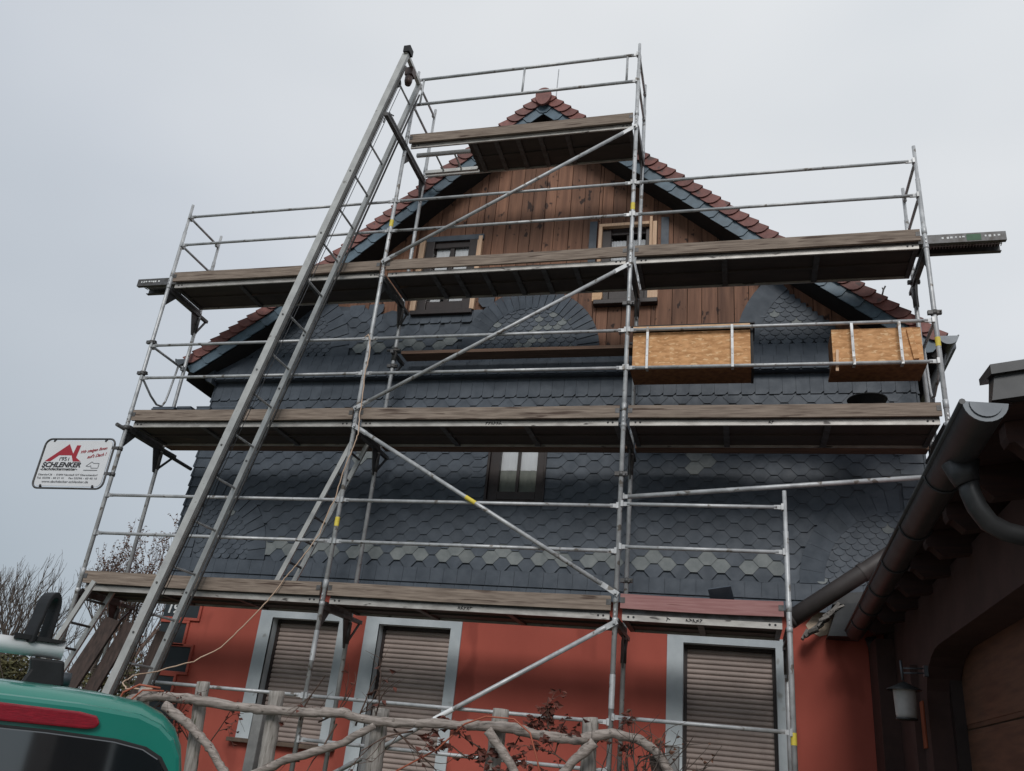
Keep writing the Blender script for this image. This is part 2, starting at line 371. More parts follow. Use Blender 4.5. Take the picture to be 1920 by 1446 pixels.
for xa, xb in ((4.14,4.33),(5.06,5.26)):
    z = 4.30
    while z < 5.5: rects(wall_s, xa, xb, z, z+.155, .2, .025, clip=.04); z += .13
def scales(m, f, rin, cond, pale=.0, w=.125, h=.062):
    r = 0
    z = f[1]+.0
    while z < f[1]+rin:
        k0 = int((f[0]-rin)/w)-1
        for k in range(k0, int((f[0]+rin)/w)+2):
            x = k*w+(w/2 if r % 2 else 0); zc = z+.04
            if inr(x, zc, f, rin+.03) and cond(x, zc):
                q = [(x+math.sin(a)*w*.47, z+.05-math.cos(a)*.052) for a in [R(d) for d in (-90,-60,-30,0,30,60,90)]]
                q += [(x+w*.45, z+.13), (x-w*.45, z+.13)]
                slate_plate(m, q, z, z+.13, .021, mi=1 if random.random() < pale else 0, t=rt_())
        z += h; r += 1
def fan(m, f, rin, rout, a0, a1, cond, n):
    for i in range(n):
        t0, t1 = a0+(a1-a0)*i/n, a0+(a1-a0)*(i+1)/n
        tm = (t0+t1)/2
        if not cond(f[0]+math.cos(tm)*(rin+rout)/2, f[1]+math.sin(tm)*(rin+rout)/2): continue
        g = .0028/rout
        b = len(m.v); t = rt_(); P = []
        for yo in (0, .012):
            for (rr, tt, lf) in ((rin,t0+g,.026),(rout,t0+g,.027),(rout,t1-g,.017),(rin,t1-g,.016)):
                P.append((f[0]+math.cos(tt)*rr, YW-lf+yo, f[1]+math.sin(tt)*rr))
        m.hexa(P, 0, t)
cutL = lambda x, z: x > .35 and z < 6.56+.72*(x-.36) and z < 7.28
cutR = lambda x, z: x < 9.05 and z < 7.17-.887*(x-7.86)
yes = lambda x, z: True
scales(gab_s, FL, .98, lambda x, z: cutL(x, z) and x > .4, .02); fan(gab_s, FL, .98, 1.25, 0, math.pi*.62, cutL, 14)
scales(gab_r, FR, .98, lambda x, z: cutR(x+.05, z+.04), .02); fan(gab_r, FR, .98, 1.25, math.pi*.36, math.pi, lambda x, z: cutR(x-.06, z-.06), 16)
scales(gab_s, FM, .65, yes, .22); fan(gab_s, FM, .65, .93, 0, math.pi, yes, 26)
scales(wall_s, QL, .80, lambda x, z: x > .5, .02); fan(wall_s, QL, .80, 1.05, 0, math.pi/2, yes, 11)
scales(wall_s, QR, .80, lambda x, z: x < 8.99, .02); fan(wall_s, QR, .80, 1.05, math.pi/2, math.pi, yes, 11)
rects(gab_s, 2.84, 4.02, 6.86, 7.05, .15, .024)
bk = lambda a, b, d: (a, d, b)
gab_s.prism([(1.8,6.34),(4.0,6.34),(4.0,6.95),(2.96,6.95),(2.9,7.05),(2.70,7.10),(2.48,7.02),(2.3,7.16),(1.9,7.2),(1.8,7.2)], bk, 1.206, 1.235, 0, .8)
for F_, a0_, a1_, cl_ in ((FM,0,180,99),(FL,0,90,99)):
    gab_s.prism([(F_[0]+(F_[3]-.03)*math.cos(R(a)), min(7.22,F_[1]-.04+(F_[3]-.03)*math.sin(R(a)))) for a in range(a0_, a1_+1, 9)]+([(F_[0]-.5,6.75),(F_[0]-.5,6.36)] if a1_ < 99 else []), bk, 1.2055, 1.2345, 0, .8)
gab_r.prism([(7.33,6.36),(8.55,6.36),(8.40,6.66),(7.86,7.14),(7.72,7.22),(7.50,7.0),(7.36,6.7)], bk, 1.206, 1.235, 0, .8)
wall_s.box(.24, 9.22, YW+.002, 1.29, 3.30, 4.36); wall_s.box(.24, 4.33, YW+.002, 1.29, 4.36, 5.46); wall_s.box(5.06, 9.22, YW+.002, 1.29, 4.36, 5.46); wall_s.box(.24, 9.22, YW+.002, 1.29, 5.46, 6.06)
wall_s.poly([(.23,1.21,3.3),(.23,11,3.3),(.23,11,6.1),(.23,1.21,6.1)]); wall_s.poly([(9.23,1.21,3.3),(9.23,1.21,6.1),(9.23,11,6.1),(9.23,11,3.3)])
z = 3.3
while z < 5.8:                                   # side wall courses seen edge-on at the corner
    for xx, sg in ((.23,-1),(9.23,1)):
        wall_s.hexa([(xx,1.17,z),(xx+sg*.035,1.17,z),(xx+sg*.035,11,z),(xx,11,z),(xx,1.17,z+.14),(xx+sg*.006,1.17,z+.14),(xx+sg*.006,11,z+.14),(xx,11,z+.14)], 0, rt_())
    z += .135
wall_s.build('slate_cladding', [slate, slate_l], house)
gab_s.build('gable_slate_cladding', [slate, slate_l], house); gab_r.build('gable_slate_cladding', [slate, slate_l], house)
# cornice: slated apron above the wall band and boxed eaves at both sides
mb = MB()
mb.hexa([(.10,1.09,6.02),(9.36,1.09,6.02),(9.36,1.20,6.02),(.10,1.20,6.02),(-.1,1.19,6.40),(9.5,1.19,6.40),(9.5,1.21,6.40),(-.1,1.21,6.40)], 0, .8)
for zz, ya, yb in ((6.03,1.085,1.135),(6.20,1.135,1.185)):
    x = .0 if zz > 6.1 else .12
    while x < 9.35:
        b = min(9.38, x+.152); g = .0016; t = random.uniform(.94,1.05); P = []
        for yo in (-.014, 0):
            P += [(x+g,ya+yo,zz),(b-g-.02,ya+yo,zz),(b-g,ya+yo+.004,zz+.02),(b-g,yb+yo,zz+.2),(x+g,yb+yo,zz+.2)]
        s0 = len(mb.v); mb.v += P; mb.face([s0+i for i in range(5)], 0, t)
        for i in range(5): mb.face((s0+i, s0+5+i, s0+5+(i+1)%5, s0+(i+1)%5), 0, t)
        x = b
prof = [(.24,5.96),(.14,6.01),(.10,6.06),(.02,6.13),(-.12,6.19),(-.20,6.22),(-.20,6.30),(.24,6.60)]
mb.prism(prof, lambda a, b, d: (a, d, b), 1.04, 11, 0, .8)
mb.prism([(9.46-a, b) for a, b in prof], lambda a, b, d: (a, d, b), 1.04, 11, 0, .8)
mb.build('cornice', slate, house)
# timber boarding in the gable
mb = MB(); x = -.02
GW = [(3.02,3.86,7.02,8.22),(5.55,6.31,7.06,8.27)]
while x < 9.45:
    w = random.uniform(.150,.215); b = min(9.45, x+w)
    for g in GW:
        for e_ in g[:2]:
            if x+.01 < e_ < b: b = e_
    t = random.uniform(.74,1.18); yf = 1.232+random.uniform(-.006,.006)
    zt0, zt1 = roof_z(max(-.05,x))-.22, roof_z(min(9.42,b))-.22
    spans = [(6.05, None)]
    for g in GW:
        if g[0] < (x+b)/2 < g[1]: spans = [(6.05, g[2]+.02), (g[3]-.02, None)]
    for lo, hi in spans:
        za, zb = (zt0, zt1) if hi is None else (hi, hi)
        if min(za, zb) <= lo+.02: continue
        mb.hexa([(x+.003,yf,lo),(b-.005,yf,lo),(b-.005,1.27,lo),(x+.003,1.27,lo),(x+.003,yf,za),(b-.005,yf,zb),(b-.005,1.27,zb),(x+.003,1.27,za)], 0, t)
    x = b
for (x0,z0),(x1,z1) in zip((LP[::-1]+RP[1:]), (LP[::-1]+RP[1:])[1:]):
    xs_ = [x0, x1]
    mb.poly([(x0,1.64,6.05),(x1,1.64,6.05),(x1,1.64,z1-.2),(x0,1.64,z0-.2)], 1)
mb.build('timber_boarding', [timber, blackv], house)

# ---- roof
roofo = MB(); vt = MB(); vs = MB()
def walk(pts, step):
    res = []; d = 0; out_ = []
    segs = [(Vector((a[0],a[1])), Vector((b[0],b[1]))) for a, b in zip(pts, pts[1:])]
    for a, b in segs:
        Ls = (b-a).length
        while d <= Ls: out_.append((a+(b-a)*(d/Ls), (b-a).normalized())); d += step
        d -= Ls
    return out_
ridge_y1 = 11.4
for side, P in ((-1, LP), (1, RP)):
    W_ = walk(P, .150)
    for i, (p, d) in enumerate(W_):
        nrm = Vector((-d.y, d.x)) if side > 0 else Vector((d.y, -d.x))     # outward normal of the slope
        # course of tiles running back along the house
        a, b = p+nrm*.0, p+d*.19+nrm*.022
        t = random.uniform(.82,1.15)
        roofo.hexa([(a.x,.86,a.y-.03),(b.x,.86,b.y-.03),(b.x,ridge_y1,b.y-.03),(a.x,ridge_y1,a.y-.03),(a.x,.86,a.y),(b.x,.86,b.y),(b.x,ridge_y1,b.y),(a.x,ridge_y1,a.y)], 0, t)
        # verge tile with rounded lower end hanging over the gable
        L_, D_ = .215, .150
        pro = [(0,0),(L_-.015,0),(L_,.02),(L_-.004,.07),(L_-.022,.11),(L_-.052,.137),(L_-.09,D_),(0,D_-.02)]
        def fn(s, n, yd, p=p, d=d, nrm=nrm):
            q = p+d*s+nrm*(.030*s/.215-n+.012); return (q.x, yd-.030*s/.215, q.y)
        tt = random.uniform(.78,1.18)
        vt.prism(pro, fn, .855, .838, 0, tt)
        q0, q1 = p+nrm*.012, p+d*L_+nrm*.042
        vt.hexa([(q0.x,.838,q0.y-.012),(q1.x,.808,q1.y-.012),(q1.x,1.02,q1.y-.012),(q0.x,1.02,q0.y-.012),(q0.x,.838,q0.y),(q1.x,.808,q1.y),(q1.x,1.02,q1.y),(q0.x,1.02,q0.y)], 0, tt)
    W2 = walk(P, .235)
    for i, (p, d) in enumerate(W2):
        nrm = Vector((-d.y, d.x)) if side > 0 else Vector((d.y, -d.x))
        def fn2(s, n, yd, p=p, d=d, nrm=nrm):
            q = p+d*s-nrm*n; return (q.x, yd-.016*s/.26, q.y)
        vs.prism([(0,.11),(.262,.11),(.262,.22),(.225,.262),(0,.262)], fn2, .882, .866, 0, random.uniform(.8,1.15))
    # rafters, barge board and dark soffit between verge and wall
    for (a, b) in zip(P, P[1:]):
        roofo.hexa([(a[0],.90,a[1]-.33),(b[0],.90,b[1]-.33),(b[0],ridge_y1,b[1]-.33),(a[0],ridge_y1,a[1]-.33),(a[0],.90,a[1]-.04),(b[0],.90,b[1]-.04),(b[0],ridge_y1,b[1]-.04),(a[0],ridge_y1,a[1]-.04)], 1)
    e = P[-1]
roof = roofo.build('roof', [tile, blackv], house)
vt.build('verge_tiles', tile, roof); vs.build('verge_slates', slate_b, roof)
mb = MB()                                        # ridge tile with round end plate
for i in range(26):
    y0 = .80+i*.42; tt = random.uniform(.85,1.1)
    arc = [(4.68+.105*math.cos(R(a)), 10.335+.10*math.sin(R(a))) for a in range(-10, 191, 20)]
    mb.prism(arc, lambda a, b, d: (a, d, b), y0, y0+.44, 0, tt)
arc = [(4.68+.115*math.cos(R(a)), 10.325+(.115 if a > 0 and a < 180 else .19)*math.sin(R(a))) for a in range(0, 360, 15)]
mb.prism(arc, lambda a, b, d: (a, d, b), .765, .80, 0, 1.05)
mb.build('ridge_tile', tile, roof)
mb = MB(); mb.tube([(4.74,1.25,10.35),(4.745,1.25,11.25)], .008, 6); mb.build('lightning_rod', galv, roof)
mb = MB(); mb.tube([(8.93,.98,6.86),(8.96,.98,6.97),(8.985,.98,7.02)], .010, 5); mb.tube([(8.96,.98,6.97),(8.95,.98,7.0)], .008, 5); mb.build('snow_hook', dsteel, roof)
def gutter(x, z, r=.085, y0=.78, y1=11.3):
    m = MB(); arc = [(x+r*math.cos(R(a)), z+r*math.sin(R(a))) for a in range(180, 361, 15)]
    b = len(m.v); n = len(arc)
    for yy in (y0, y1): m.v += [(a, yy, c) for a, c in arc]
    for i in range(n-1): m.face((b+i, b+i+1, b+n+i+1, b+n+i), 0, 1, True)
    arc2 = [(x+(r-.006)*math.cos(R(a)), z+(r-.006)*math.sin(R(a))) for a in range(180, 361, 15)]
    b = len(m.v)
    for yy in (y0, y1): m.v += [(a, yy, c) for a, c in arc2]
    for i in range(n-1): m.face((b+i+1, b+i, b+n+i, b+n+i+1), 0, 1, True)
    for sx in (-1, 1): m.tube([(x+sx*r, y0, z+.004), (x+sx*r, y1, z+.004)], .010, 6)
    o = m.build('gutter', zinc, house)
    e = MB(); e.prism(arc, lambda a, c, d: (a, d, c), y0-.006, y0+.004); e.build('end_cap', zincl, o)
gutter(-.14, 6.21); gutter(9.53, 6.24, .10)
mb = MB(); mb.tube([(9.50,1.02,6.15),(9.46,1.05,5.95),(9.36,1.12,5.72),(9.33,1.15,5.4),(9.33,1.15,3.6)], .05, 10); mb.build('downpipe', zinc, house)
# ---- slated storey window
def pane_window(name, x0, x1, z0, z1, yf, muntin=True, kind='cottage'):
    f = MB(); w = .095
    f.box(x0, x0+w, yf, yf+.08, z0, z1); f.box(x1-w, x1, yf, yf+.08, z0, z1)
    f.box(x0+w, x1-w, yf, yf+.08, z1-w, z1); f.box(x0+w, x1-w, yf, yf+.08, z0, z0+w)
    return f
wn = MB(); wn.box(4.36,4.48,1.20,1.30,4.40,5.42); wn.box(4.95,5.04,1.20,1.30,4.40,5.42); wn.box(4.48,4.95,1.20,1.30,4.42,4.52); wn.box(4.48,4.95,1.20,1.30,5.32,5.42)
wn.box(4.33,5.07,1.145,1.29,4.355,4.40); wn.box(4.33,4.36,1.16,1.29,4.40,5.45); wn.box(5.04,5.07,1.16,1.29,4.40,5.45)
w1 = wn.build('window', brownf, house, .004)
m_ = MB(); m_.box(4.695,4.727,1.225,1.275,4.52,5.32); m_.build('glazing_bar', brownf, w1)
p_ = MB(); p_.poly([(4.48,1.262,4.52),(4.695,1.262,4.52),(4.695,1.262,5.32),(4.48,1.262,5.32)]); p_.poly([(4.727,1.262,4.52),(4.95,1.262,4.52),(4.95,1.262,5.32),(4.727,1.262,5.32)])
# glass as clear pane with curtains behind it
clear = bpy.data.materials.new('clear_glass'); clear.use_nodes = True
cn = clear.node_tree; cb = cn.nodes['Principled BSDF']; cn.nodes.remove(cb)
gl = cn.nodes.new('ShaderNodeBsdfGlossy'); gl.inputs['Roughness'].default_value = .02
tr = cn.nodes.new('ShaderNodeBsdfTransparent'); fr_ = cn.nodes.new('ShaderNodeFresnel'); fr_.inputs['IOR'].default_value = 1.6
ms = cn.nodes.new('ShaderNodeMixShader'); cn.links.new(fr_.outputs['Fac'], ms.inputs['Fac']); cn.links.new(tr.outputs[0], ms.inputs[1]); cn.links.new(gl.outputs[0], ms.inputs[2])
cn.links.new(ms.outputs[0], cn.nodes['Material Output'].inputs['Surface'])
p_.build('pane', clear, w1)
c_ = MB()
def pleats(m, x0, x1, z0, z1, y, mi=0, n=14, amp=.008):
    for i in range(n):
        a, b = x0+(x1-x0)*i/n, x0+(x1-x0)*(i+1)/n; ya, yb = y+amp*math.sin(i*2.1), y+amp*math.sin((i+1)*2.1)
        m.poly([(a,ya,z0),(b,yb,z0),(b,yb,z1),(a,ya,z1)], mi, 1)
pleats(c_, 4.46, 4.97, 4.81, 5.34, 1.275, 0, 8, .003); c_.build('roller_blind', curt, w1)
c_ = MB(); pleats(c_, 4.46, 4.97, 4.50, 4.815, 1.277, 0, 10, .003); c_.build('net_curtain', curtg, w1)
# ---- gable windows
def gable_window(x0, x1, z0, z1):
    f = MB()
    f.box(x0-.05, x0+.10, 1.20, 1.36, z0, z1); f.box(x1-.10, x1+.05, 1.20, 1.36, z0, z1); f.box(x0+.10, x1-.10, 1.235, 1.36, z1-.10, z1); f.box(x0+.10, x1-.10, 1.22, 1.36, z0, z0+.19)
    f.box(x0-.08, x1+.08, 1.13, 1.24, z0-.05, z0+.015)
    f.box((x0+x1)/2-.03, (x0+x1)/2+.03, 1.245, 1.34, z0+.19, z1-.10)
    o = f.build('window', brownf, house, .006)
    p = MB(); p.poly([(x0+.10,1.272,z0+.19),(x1-.10,1.272,z0+.19),(x1-.10,1.272,z1-.10),(x0+.10,1.272,z1-.10)]); p.build('pane', clear, o)
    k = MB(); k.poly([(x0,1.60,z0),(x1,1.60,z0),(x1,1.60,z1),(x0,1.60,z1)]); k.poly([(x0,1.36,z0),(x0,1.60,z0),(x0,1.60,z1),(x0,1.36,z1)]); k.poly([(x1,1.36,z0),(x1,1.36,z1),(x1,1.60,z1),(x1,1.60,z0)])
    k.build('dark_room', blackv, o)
    return o
g1 = gable_window(3.08, 3.80, 7.03, 8.20); g2 = gable_window(5.60, 6.26, 7.08, 8.24)
c = MB()
xm = 3.44
for xa, xb, s in ((3.20,3.40,-1),(3.48,3.70,1)):
    for i in range(6):
        a = xa+(xb-xa)*i/6; b = xa+(xb-xa)*(i+1)/6
        f0 = (i/6 if s < 0 else 1-i/6); f1 = ((i+1)/6 if s < 0 else 1-(i+1)/6)
        c.poly([(a+(.08*max(0,f0-.3) if s<0 else 0)*-1,1.285+.004*(i%2),7.20),(b+(.08*max(0,f1-.3) if s<0 else 0)*-1,1.285+.004*((i+1)%2),7.20),(b,1.285+.004*((i+1)%2),8.14),(a,1.285+.004*(i%2),8.14)])
c.build('curtain', curt, g1)
c = MB(); pleats(c, 5.70, 5.90, 7.22, 8.08, 1.290); pleats(c, 5.96, 6.16, 7.22, 8.08, 1.290); c.build('curtain', curt, g2)
mb = MB(); mb.box(2.97, 3.05, 1.16, 1.232, 7.06, 8.22); g = mb.build('batten', batt, g1, .003)
mb = MB(); mb.box(3.83, 3.895, 1.16, 1.232, 7.05, 8.16); mb.box(3.845, 3.90, 1.15, 1.16, 7.6, 8.22); mb.build('batten', batt, g1, .003)
for bx in ((5.54,5.585,7.24,8.22),(6.215,6.25,7.24,8.34),(6.255,6.31,7.24,8.26),(5.54,6.21,8.22,8.265)):
    mb = MB(); mb.box(bx[0], bx[1], 1.13, 1.20, bx[2], bx[3]); mb.build('batten', batt, g2, .003)
mb = MB(); mb.prism([(5.50,7.08),(5.61,7.08),(5.63,7.13),(5.63,7.22),(5.58,7.22),(5.58,7.20),(5.55,7.20),(5.55,7.22),(5.50,7.22)], lambda a, b, d: (a, d, b), 1.14, 1.23); mb.build('wood_block', batt2, g2)
mb = MB(); mb.box(6.21, 6.34, 1.14, 1.23, 7.09, 7.225); mb.build('wood_block', batt, g2, .003)
# dark slate reveals already fixed beside the right gable window, roofing felt over the left one
for bx in ((5.40,5.50,7.30,8.36),(6.36,6.46,7.30,8.36),(2.98,3.90,8.20,8.28)):
    mb = MB(); mb.box(bx[0], bx[1], 1.20, 1.23, bx[2], bx[3]); mb.build('window_lining', slate, house)

# ================================================================== SCAFFOLD
LV = [2.90, 4.90, 6.90, 8.90]
XS = [0.0, 3.07, 6.14, 9.235]; XR = 7.72; YI = .73; ZB = .84
scaf = thing('scaffold', 'galvanised frame scaffold with wooden toe boards standing along the whole gable front', 'scaffold', (4.6, .36, ZB))
def standard(x, y, z0, z1, stickers=(), top_spigot=.45):
    m = MB(); m.tube([(x,y,z0),(x,y,z1-top_spigot),(x,y,z1-top_spigot+.005),(x,y,z1)], [.0245,.0245,.0195,.0195], 12)
    for lv in LV:
        if z0 < lv < z1-.2:
            m.tube([(x,y,lv-.03),(x,y,lv-.028),(x,y,lv+.012),(x,y,lv+.014)], [.0245,.0285,.0285,.0245], 12, caps=False)
            m.tube([(x,y,lv+.15),(x,y,lv+.152),(x,y,lv+.24),(x,y,lv+.242)], [.0245,.028,.028,.0245], 12, caps=False)
            m.box(x-.006, x+.006, y-.034, y-.02, lv+.03, lv+.05); m.box(x-.006, x+.006, y-.034, y-.02, lv+.075, lv+.095)
    o = m.build('standard', galv, scaf)
    for z in stickers:
        s = MB(); s.tube([(x,y,z),(x,y,z+.10)], .0262, 12, caps=False); s.build('sticker', yel, o)
    return o
standard(0, 0, ZB, 8.22); standard(0, YI, ZB, 8.20)
standard(XS[1], 0, ZB, 10.22, (3.72, 7.62)); standard(XS[1], YI, ZB, 10.20)
standard(XS[2], 0, ZB, 10.25, (7.62,)); standard(XS[2], YI, ZB, 10.24)
standard(XS[3], 0, 3.35, 8.22, (5.72,)); standard(XS[3], YI, 3.35, 8.20)
standard(XR, 0, ZB, 4.20, (1.93,), .40); standard(XR, YI, ZB, 2.93, (), .1)
# white paper residue / joint sleeves of the base frames
for x, z in ((XS[1],2.32),(XS[2],2.10)):
    m = MB(); m.tube([(x,0,z),(x,0,z+.30)], .0275, 12, caps=False); m.build('joint_sleeve', galv, scaf)
def guard(x0, x1, z, y=-.002, z2=None, r=.0185):
    z2 = z if z2 is None else z2
    m = MB(); d = .10 if x1 > x0 else -.10
    m.tube([(x0+.07,y,z),(x1-.07,y,z2)], r, 10)
    for xx, zz, s in ((x0,z,1),(x1,z2,-1)):
        m.hexa([(xx+s*.02,y-.006,zz-.022),(xx+s*.10,y-.012,zz-.018),(xx+s*.10,y+.012,zz-.018),(xx+s*.02,y+.006,zz-.022),(xx+s*.02,y-.006,zz+.022),(xx+s*.10,y-.012,zz+.018),(xx+s*.10,y+.012,zz+.018),(xx+s*.02,y+.006,zz+.022)])
        m.box(xx+s*.022-.012, xx+s*.022+.012, y-.03, y+.02, zz-.03, zz+.03)
    return m.build('guardrail', galv, scaf)
for i in range(3):
    for li in (1, 2):
        for dz in (.655, 1.115): guard(XS[i], XS[i+1], LV[li]+dz)
for i in range(2):
    for dz in (.655, 1.115): guard(XS[i], XS[i+1], LV[0]+dz)
guard(XS[2], XR, 3.60); guard(XS[2], XR, 4.035)
for z in (9.62, 10.065):                          # advance guardrail frame of the top lift
    guard(XS[1], XS[2], z, -.002, None, .021)
for x in (4.61, 5.99): 
    m = MB(); m.tube([(x,-.002,9.62),(x,-.002,10.065)], .015, 8); m.build('baluster', galv, scaf)
for x in (3.17,):
    m = MB(); m.tube([(x,-.002,9.62),(x,-.002,10.065)], .015, 8); m.build('baluster', galv, scaf)
guard(1.20, XS[1], 1.985); guard(XS[1], XS[2], 1.985); guard(XS[2], XR, 2.03); guard(XS[1], XS[2], 1.58)
guard(XS[2], XS[3], 4.13, .055, 4.39, .0235)            # loose tube tied across the right bay
# end guardrails from outer to inner standard
for x, zs in ((0,(7.56,8.02)),(XS[3],(7.56,8.02)),(XS[1],(9.62,10.06)),(XS[2],(9.62,10.06)),(0,(6.02,)),(XS[3],(6.02,))):
    for z in zs:
        m = MB(); m.tube([(x,.0,z),(x,YI,z)], .017, 10); m.box(x-.02,x+.02,.02,.07,z-.03,z+.03); m.box(x-.02,x+.02,YI-.06,YI-.02,z-.03,z+.03); m.build('end_guardrail', galv, scaf)
for x in (0, XS[3]):
    m = MB(); pts = [(x,.03,5.56),(x,.25,5.42),(x,.40,5.36),(x,.50,5.38),(x,.54,5.46),(x,.56,5.58),(x,.60,6.02)]
    m.tube(pts, .014, 8); m.build('end_guardrail', galv, scaf)
def brace(a, b):
    m = MB(); A, B = Vector(a), Vector(b); d = (B-A).normalized(); m.tube([A+d*.16, B-d*.16], .0225, 10)
    m.tube([A+d*.17, A+d*.10, A+d*.09], [.0225,.026,.02], 8, caps=False)
    for P_, s in ((A,1),(B,-1)):
        m.bar(P_-d*s*.03, P_+d*s*.18, .012, .05, (0,0,1)); m.box(P_.x-.012, P_.x+.012, P_.y-.03, P_.y+.03, P_.z-.012, P_.z+.012)
    return m.build('diagonal_brace', galv, scaf)
brace((3.08,-.045,7.08),(6.13,-.045,8.84)); brace((3.07,-.045,5.10),(6.12,-.045,6.84)); 
b2 = brace((3.10,-.045,4.87),(6.14,-.045,3.14)); brace((6.14,-.045,2.86),(3.20,-.045,1.12))
s = MB(); A = Vector((4.52,-.045,4.062)); s.tube([A, A+Vector((.115,0,-.0655))], .0245, 10, caps=False); s.build('sticker', yel, b2)
s = MB(); A = Vector((4.47,-.045,1.872)); s.tube([A, A+Vector((.18,0,.1065))], .0245, 10, caps=False); s.build('joint_sleeve', whitep, scaf)
def transom(x, lv, y0=0.0, y1=YI, gus=True, dark=True, ext=None):
    m = MB(); z = lv-.035
    m.box(x-.026, x+.026, y0, y1, z-.028, z+.022)
    m.box(x-.030, x-.024, y0+.03, y1-.03, z+.022, z+.055); m.box(x+.024, x+.030, y0+.03, y1-.03, z+.022, z+.055)
    if gus:
        m.prism([(0.02,z-.028),(.20,z-.028),(.02,z-.24)], lambda a, b, d: (d, a, b), x-.006, x+.006)
        m.prism([(YI-.02,z-.028),(YI-.17,z-.028),(YI-.06,z-.33),(YI-.02,z-.33)], lambda a, b, d: (d, a, b), x-.006, x+.006)
    if ext:
        m.box(x-.022, x+.022, y1, ext, z-.022, z+.018); m.bar((x, ext-.03, z-.02), (x, YI+.02, z-.26), .012, .03)
        m.tube([(x,YI,z-.28),(x,YI,z-.05)], .031, 10)
    return m.build('transom', dsteel, scaf)
for i, x in enumerate((0, XS[1], XS[2], XR)): transom(x, LV[0], ext=1.02)
for x in XS: transom(x, LV[1], ext=1.02)
for x in XS: transom(x, LV[2], ext=.92)
transom(XS[1], LV[3], -.68, YI); transom(XS[2], LV[3])
m = MB(); m.tube([(-.01,-.16,4.86),(-.01,1.42,4.83)], .024, 10); m.build('tie_tube', dsteel, scaf)
# decks
def deck(x0, x1, lv, y0=.035, y1=.70, ribs=(.33,.66), hatch=None, lip=True):
    m = MB(); a, b = x0+.06, x1-.06; zt = lv+.055
    xa = a if hatch is None else hatch
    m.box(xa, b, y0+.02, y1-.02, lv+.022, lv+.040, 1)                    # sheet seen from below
    m.box(a, b, y0, y0+.022, lv, zt); m.box(a, b, y1-.022, y1, lv, zt, 0)
    if hatch is None: m.box(a, a+.05, y0+.022, y1-.022, lv+.002, zt-.01, 2)
    m.box(b-.05, b, y0+.022, y1-.022, lv+.002, zt-.01, 2)
    if lip: m.box(a, b, y0+.004, y0+.012, zt, lv+.11, 2)
    for k in ribs:
        xx = a+(b-a)*k
        if hatch is None or xx > hatch: m.box(xx-.03, xx+.03, y0+.022, y1-.022, lv-.002, lv+.022, 2)
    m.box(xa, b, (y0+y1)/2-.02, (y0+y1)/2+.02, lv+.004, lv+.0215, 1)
    for xx in (a+.06, a+.11, b-.06, b-.11): m.tube([(xx, y0-.003, lv+.035),(xx, y0+.004, lv+.035)], .011, 8, 3)
    return m.build('deck', [plate, deckund, dsteel, ink], scaf)
for i in range(2): deck(XS[i], XS[i+1], LV[0], y1=.74)
deck(XS[2], XR, LV[0], y1=.74, ribs=(.5,))
for i in range(3): deck(XS[i], XS[i+1], LV[1], y1=.69)
for i in range(3): deck(XS[i], XS[i+1], LV[2], y1=.64, ribs=(.2,.3,.42,.55,.67,.8) if i == 1 else (.33,.66), lip=(i != 1))
def scribble(x, z, n, w=.03):
    m = MB()
    for i in range(n):
        a = x+i*w*.9; m.bar((a,.030,z+random.uniform(-.012,0)), (a+w*random.uniform(.2,.7),.030,z+random.uniform(.015,.028)), .006, .003, (0,1,0)); m.bar((a,.030,z+random.uniform(.01,.025)), (a+w*.7,.030,z+random.uniform(-.01,.02)), .006, .003, (0,1,0))
    return m.build('pen_marks', ink, scaf)
scribble(6.62, 2.925, 1, .05); scribble(6.80, 2.925, 5, .035); scribble(4.55, 2.925, 5, .035); scribble(4.62, 4.925, 6, .035); scribble(7.6, 4.925, 2, .03)
d4 = deck(XS[1], XS[2], LV[3], y1=.66, ribs=(.30,.40,.50,.60,.72), hatch=3.92)
m = MB()                                           # folded hatch ladder in the open part of the top deck
m.box(3.15, 3.92, .20, .235, LV[3]+.0, LV[3]+.05); m.box(3.15, 3.92, .555, .595, LV[3]-.005, LV[3]+.045)
for x in (3.42, 3.68): m.tube([(x,.235,LV[3]+.025),(x,.56,LV[3]+.025)], .013, 8)
m.build('hatch_ladder', alu, d4)
for a, b, s_ in ((XS[0],XS[1],0),(XS[1],XS[2],1),(XS[2],XS[3],0)):      # inner console planks, level two
    m = MB(); m.box(a+.04, b-.04, .71, .86, LV[1]-.005, LV[1]+.04); m.build('console_plank', plank, scaf, .004)
m = MB(); m.box(XS[2]+.08, XS[3]-.02, .695, .725, LV[1]+.37, LV[1]+.49); m.box(6.3,9.1,.66,.94,LV[1]+.33,LV[1]+.37); m.build('console_plank', plank, scaf, .004)
